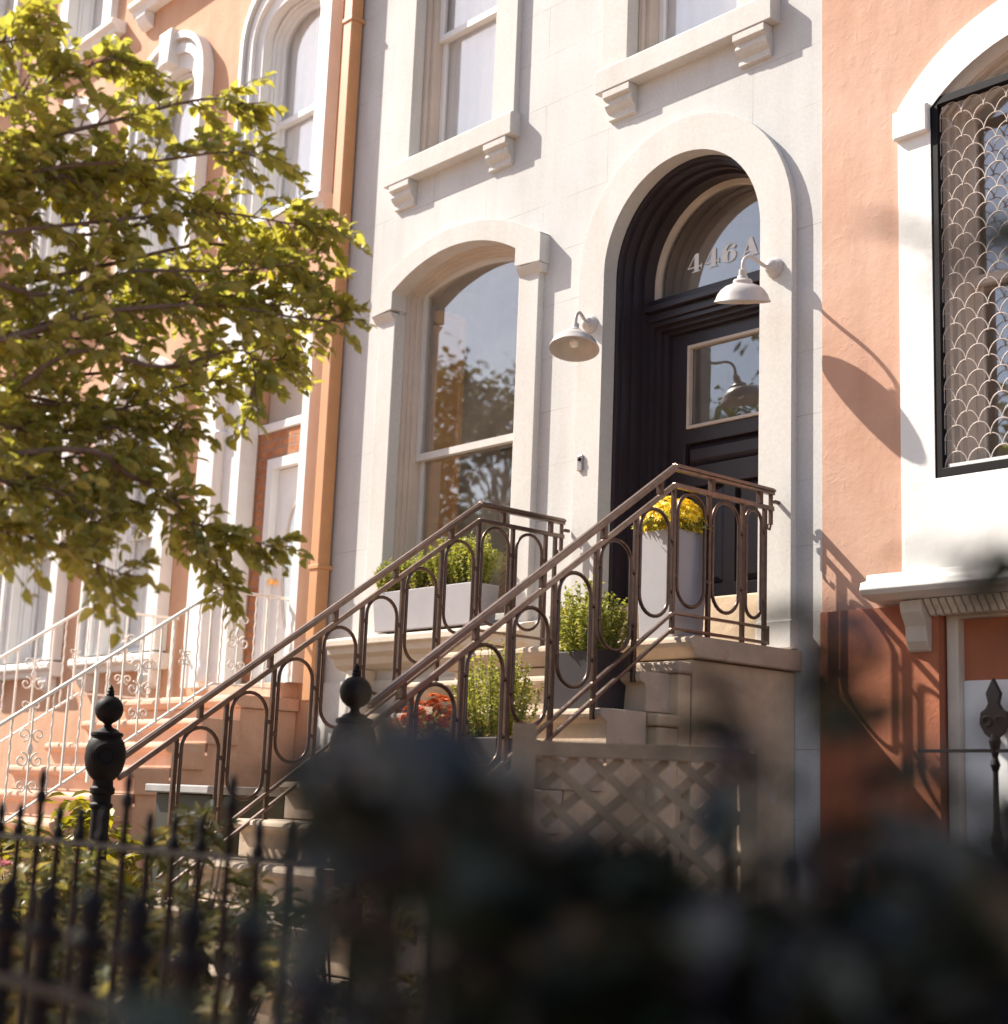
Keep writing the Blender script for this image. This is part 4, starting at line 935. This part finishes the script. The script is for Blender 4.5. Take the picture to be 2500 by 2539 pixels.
# ------------------------------------------------------------------ trees and hedge
def catmull(P, n=6):
    P = [Vector(p) for p in P]; out = []
    for i in range(len(P) - 1):
        p0, p1, p2, p3 = P[max(i-1,0)], P[i], P[i+1], P[min(i+2, len(P)-1)]
        for q in range(n):
            s = q/n; out.append(.5*((2*p1) + (p2-p0)*s + (2*p0-5*p1+4*p2-p3)*s*s + (-p0+3*p1-3*p2+p3)*s**3))
    out.append(P[-1]); return out
T = thing('street_tree', 'small leafy street tree reaching across the orange house', 'tree', (-6.3, -6.25, 0))
EXTRA = True
fork = Vector((-6.25, -6.15, 1.85))
MB().tube(catmull([(-6.3, -6.25, 0), (-6.32, -6.22, .6), (-6.27, -6.2, 1.2), fork], 5), [.10, .098, .095, .09, .088, .086, .084, .083, .082, .08, .08, .08, .08, .078, .076, .074], 10).build('trunk', 'bark', T, smooth=60, recalc=False)
LIMBS = [
 [(-5.22,-5.3,2.57),(-5.1,-4.9,2.73),(-5.01,-4.55,2.9),(-4.92,-4.17,3.0),(-4.88,-3.82,3.03),(-4.84,-3.63,3.05)],
 [(-5.19,-5.19,2.27),(-5.15,-4.83,2.27),(-5.18,-4.41,2.27),(-5.1,-3.99,2.18),(-5.03,-3.74,2.14)],
 [(-5.31,-5.23,3.01),(-5.24,-4.88,3.17),(-5.16,-4.52,3.3),(-5.05,-4.13,3.42),(-4.94,-3.85,3.43),(-4.91,-3.67,3.45)],
 [(-5.31,-5.17,3.33),(-5.3,-4.89,3.52),(-5.2,-4.53,3.71),(-5.11,-4.18,3.90),(-5.04,-4.0,3.92)],
 [(-5.02,-5.22,1.99),(-4.98,-4.88,2.04),(-4.94,-4.67,1.99),(-4.9,-4.44,1.93)],
 [(-5.43,-5.27,3.76),(-5.35,-4.92,3.95),(-5.31,-4.80,4.0)],
 [(-5.05,-4.8,2.33),(-5.02,-4.39,2.31),(-5.09,-4.14,2.24),(-5.11,-3.98,2.1),(-5.17,-3.86,1.93)],
 [(-5.53,-5.14,2.93),(-5.45,-4.78,3.04),(-5.35,-4.41,3.2),(-5.23,-4.01,3.37),(-5.09,-3.69,3.33),(-5.01,-3.60,3.24)],
 [(-5.47,-5.11,2.52),(-5.31,-4.79,2.56),(-5.23,-4.41,2.6),(-5.17,-4.22,2.58),(-5.15,-4.12,2.56)],
 [(-5.87,-4.98,2.62),(-5.78,-4.61,2.76),(-5.6,-4.13,2.88),(-5.34,-3.75,2.95),(-5.24,-3.62,2.98)],
 [(-5.6,-5.2,3.2),(-5.55,-4.9,3.45),(-5.5,-4.6,3.55),(-5.42,-4.3,3.62)],
]
for i, j, q, dz in ((0,2,.5,.03),(0,7,.5,-.05),(2,3,.5,0),(0,8,.5,.02),(2,7,.45,.12),(3,5,.4,.05),(9,0,.5,.1),(9,7,.5,.05),(10,3,.5,-.1),(10,2,.5,.1),(8,9,.5,.0),(1,8,.5,0),(4,1,.5,.06),(8,1,.35,.0),(1,4,.3,-.04)):
    A_, B_ = catmull(LIMBS[i], 4), catmull(LIMBS[j], 4); m_ = min(len(A_), len(B_)); end = random.uniform(.72, .98) if (i, j) not in ((1,8),(4,1),(8,1),(1,4)) else random.uniform(.60, .72)
    P_ = [A_[int(k*(len(A_)-1)*end/5)].lerp(B_[int(k*(len(B_)-1)*end/5)], q) + Vector((random.gauss(0,.07), random.gauss(0,.05), dz + random.gauss(0,.06))) for k in range(6)]
    LIMBS.append([tuple(p) for p in P_])
OFF = []                                                              # unseen limbs added outside the picture to shade the yard and steps
for k in range(40):
    for tr in range(600):
        e = Vector((random.uniform(-9.6, -6.3), random.uniform(-5.5, -3.2), random.uniform(3.9, 4.9)))
        if e.y < -7 - .428*e.x - .38 and e.y > -5.45 + .25*(-6.3 - e.x)*.6: break
    OFF.append([fork.lerp(e, .4) + Vector((0, 0, .35)), fork.lerp(e, .75) + Vector((0, 0, .2)), e])
lb = MB(); tw = MB(); LV = MB(); Bs, Ds, Ns, Ls, Ws = [], [], [], [], []
def leafy_twig(p, d, L, k, size):
    d = d.normalized(); q = p + d*L*.5 + Vector((0, 0, .02)); e = p + d*L + Vector((0, 0, -.10*L))
    tw.tube([p, q, e], .0036, 5, r_end=.0014)
    for j in range(k):
        s = .18 + .82*(j + .5)/k; c = p*(1-s)**2 + q*2*s*(1-s) + e*s*s
        side = d.cross(Vector((0, 0, 1))); side = side.normalized() if side.length > .01 else Vector((1, 0, 0))
        sg = 1 if j % 2 else -1
        dd = d*.7 + side*sg*random.uniform(.5, 1.1) + Vector((random.gauss(0, .25), random.gauss(0, .25), random.gauss(-.2, .35)))
        Bs.append(c); Ds.append(dd); Ns.append((random.gauss(-.35, .5), random.gauss(-.35, .5), 1)); z = size*random.choice((.6, .8, .95, 1.05, 1.15, 1.3))*random.uniform(.9, 1.1); Ls.append(z); Ws.append(z*random.uniform(.58, .74))
for li, Lm in enumerate(LIMBS + OFF):
    inpic = li < len(LIMBS)
    path = catmull([fork] + [Vector(p) for p in Lm], 6); n = len(path); r0 = random.uniform(.011, .019) if inpic else .03
    lb.tube(path, [r0*(1 - .86*i/(n-1)) for i in range(n)], 7)
    start = (.30 if li != 1 else .42) if inpic else .62
    num = int((39 if inpic else 30) * (1 if n > 20 else .8))
    for k in range(num):
        s = start + (1 - start)*(k + random.random())/num; i = min(n-2, int(s*(n-1))); p = path[i].lerp(path[i+1], s*(n-1) - i); d = (path[i+1] - path[i]).normalized()
        out = Vector((random.gauss(0, 1), random.gauss(0, 1), random.gauss(0, .75))); out = (out - d*out.dot(d)).normalized()
        Lt = random.uniform(.10, .36) * (1.1 - .5*s)
        if li in (1, 6): Lt *= .6
        leafy_twig(p, d*random.uniform(.4, 1.1) + out, Lt*(1 if inpic else 1.5), 10 if inpic else 8, .058 if inpic else .10)
    leafy_twig(path[-1], path[-1] - path[-2], .13, 7, .056)
leaves(LV, Bs, Ds, Ns, Ls, Ws, .13)
lb.build('limb', 'bark', T, smooth=60, recalc=False); tw.build('twigs', 'bark', T, recalc=False); LV.build('crown', 'leaf_tree', T, recalc=False)

H = thing('hedge', 'dark hedge of broad leaves close to the camera, far out of focus', 'hedge', (-.85, -6.2, 0))
Bs, Ds, Ns, Ls, Ws = [], [], [], [], []; hs_ = MB(); ax = Vector((.668, .744, 0)); fx = Vector((-.744, .668, 0)); h0 = Vector((-.70, -6.37, 0))
def htop(s): return np.interp(s, [-.30, -.22, -.17, -.13, -.06, .0, .06, .11, .16, .21, .26, .33, .5], [1.02, 1.07, 1.12, 1.215, 1.222, 1.212, 1.20, 1.175, 1.175, 1.185, 1.19, 1.225, 1.27])
for k in range(183):
    s = random.uniform(-.12, .55); dq = random.uniform(-.10, .16); top = float(htop(s)) - abs(random.gauss(0, .05)) - .008; base = h0 + ax*(s*.8 + .12) + fx*dq*1.3
    if s > .16 and random.random() < .10: top += random.uniform(.05, .11)
    if k >= 135: s = random.uniform(-.108, -.02) if k < 165 else random.uniform(-.36, -.17); top = float(htop(s)) - abs(random.gauss(0, .014)) + (.004 if k < 165 else -.02); base = h0 + ax*(s*.8 + .12) + fx*dq*1.3
    tip = h0 + ax*s + fx*dq + Vector((0, 0, top)); mid = base.lerp(tip, .5) + Vector((random.gauss(0, .03), random.gauss(0, .03), 0))
    if k % 5 == 0: hs_.tube([base, mid + Vector((random.gauss(0, .05), random.gauss(0, .05), .1)), tip], .0026, 5, r_end=.0015)
    for j in range(17):
        q = 1 - .42*((j + random.random())/17)**1.25; p = base*(1-q)**2 + mid*2*q*(1-q) + tip*q*q
        if -.20 < s < -.02 and p.z < 1.165 and random.random() < .80: continue
        Bs.append(p); Ds.append((random.gauss(0, 1), random.gauss(0, 1), random.gauss(.0, .4))); Ns.append((random.gauss(0, .45), random.gauss(0, .45), 1)); z = random.uniform(.055, .10); Ls.append(z); Ws.append(z*.5)
for P3 in ([(-.34, -6.05, 1.05), (-.37, -6.06, 1.46), (-.44, -6.14, 1.545), (-.492, -6.193, 1.540)], [(-.40, -6.05, 1.0), (-.43, -6.08, 1.28), (-.47, -6.12, 1.355), (-.512, -6.165, 1.364)], [(-.58, -6.15, 1.0), (-.585, -6.16, 1.26), (-.60, -6.185, 1.33)], [(-.63, -6.2, 1.0), (-.635, -6.205, 1.2), (-.645, -6.21, 1.262)], [(-.55, -6.13, 1.0), (-.55, -6.13, 1.2), (-.575, -6.15, 1.30)]):
    pts = catmull(P3, 6); hs_.tube(pts, .0035, 5, r_end=.0015)
    for j in range(9):
        p = pts[int((len(pts)-1)*(.55 + .45*j/8))]
        Bs.append(p); Ds.append((random.gauss(-.5, .5), random.gauss(-.5, .5), random.gauss(-.1, .2))); Ns.append((random.gauss(0, .3), random.gauss(0, .3), 1)); z = random.uniform(.05, .08); Ls.append(z); Ws.append(z*.48)
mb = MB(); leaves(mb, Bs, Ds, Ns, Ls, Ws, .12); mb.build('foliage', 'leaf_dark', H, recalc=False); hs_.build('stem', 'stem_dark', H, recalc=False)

def kerb_shade_tree():  # unseen tree, added only to keep the sun off the near hedge
    t = thing('street_tree', 'unseen street tree added at the kerb to shade the foreground hedge', 'tree', (-4.6, -8.6, 0)); tb = MB().tube([(-4.6, -8.6, 0), (-4.55, -8.55, 1.5), (-4.6, -8.45, 3.2), (-4.5, -8.4, 5.4)], [.15, .13, .11, .04], 10); B2, D2, N2, L2, W2 = [], [], [], [], []
    for k in range(46):
        a = random.uniform(0, 2*PI); q = random.random()**.5; c = Vector((-4.2 + 1.8*q*math.cos(a), -7.95 + .95*q*math.sin(a), random.uniform(3.6, 6.0)))
        tb.tube([(-4.6, -8.45, 3.2), (Vector((-4.6, -8.45, 3.2)) + c)/2 + Vector((0, 0, .3)), c], .03, 6, r_end=.008)
        for j in range(130):
            B2.append((c.x + random.gauss(0, .32), c.y + random.gauss(0, .28), c.z + random.gauss(0, .28))); D2.append((random.gauss(0,1), random.gauss(0,1), random.gauss(-.3,.5))); N2.append((random.gauss(0,.5), random.gauss(0,.5), 1)); L2.append(random.uniform(.09, .14)); W2.append(random.uniform(.06, .09))
    mb = MB(); leaves(mb, B2, D2, N2, L2, W2); mb.build('crown', 'leaf_tree', t, recalc=False); tb.build('trunk', 'bark', t, smooth=60, recalc=False)
kerb_shade_tree()
def far_tree(label, x, y, h, r, n):
    t = thing('street_tree', label, 'tree', (x, y, 0), 'trees across the street')
    tb = MB().tube([(x, y, 0), (x + .1, y, h*.25), (x, y + .1, h*.5), (x, y, h*.85)], [.26, .2, .13, .04], 10); Bs, Ds, Ns, Ls, Ws = [], [], [], [], []
    cl = []
    for k in range(46):
        a = random.uniform(0, 2*PI); q = random.random()**.5; zz = random.uniform(.28, 1.0)
        rr_ = r*math.sin(min(1, (zz - .15)/.85 * 1.02)*PI*.92)**.7
        c = Vector((x + rr_*q*math.cos(a), y + rr_*q*math.sin(a), h*zz)); cl.append(c)
        tb.tube([(x, y, h*max(.22, zz - .25)), (Vector((x, y, h*max(.22, zz-.25))) + c)/2 + Vector((0, 0, .2)), c], .05, 5, r_end=.012)
    for k in range(n):
        c = random.choice(cl); g = .5
        Bs.append((c.x + random.gauss(0, g), c.y + random.gauss(0, g), c.z + random.gauss(0, g*.8))); Ds.append((random.gauss(0,1), random.gauss(0,1), random.gauss(-.2,.5))); Ns.append((random.gauss(0,.6), random.gauss(0,.6), 1)); Ls.append(random.uniform(.20, .36)); Ws.append(random.uniform(.14, .24))
    mb = MB(); leaves(mb, Bs, Ds, Ns, Ls, Ws); mb.build('crown', 'leaf_far', t, recalc=False); tb.build('trunk', 'bark', t, smooth=60, recalc=False)
far_tree('tall tree across the street mirrored in the arched parlour window', -30.5, -19.5, 12.8, 3.9, 8000)
far_tree('open crowned tree across the street mirrored in the front door glass', -20.2, -19.5, 12.0, 3.9, 6500)
far_tree('tree across the street mirrored behind the scalloped grille', -12.5, -19.5, 11.8, 2.9, 2600)
far_tree('second tree across the street mirrored low in the parlour window', -25.5, -20.5, 9.8, 3.4, 6500)
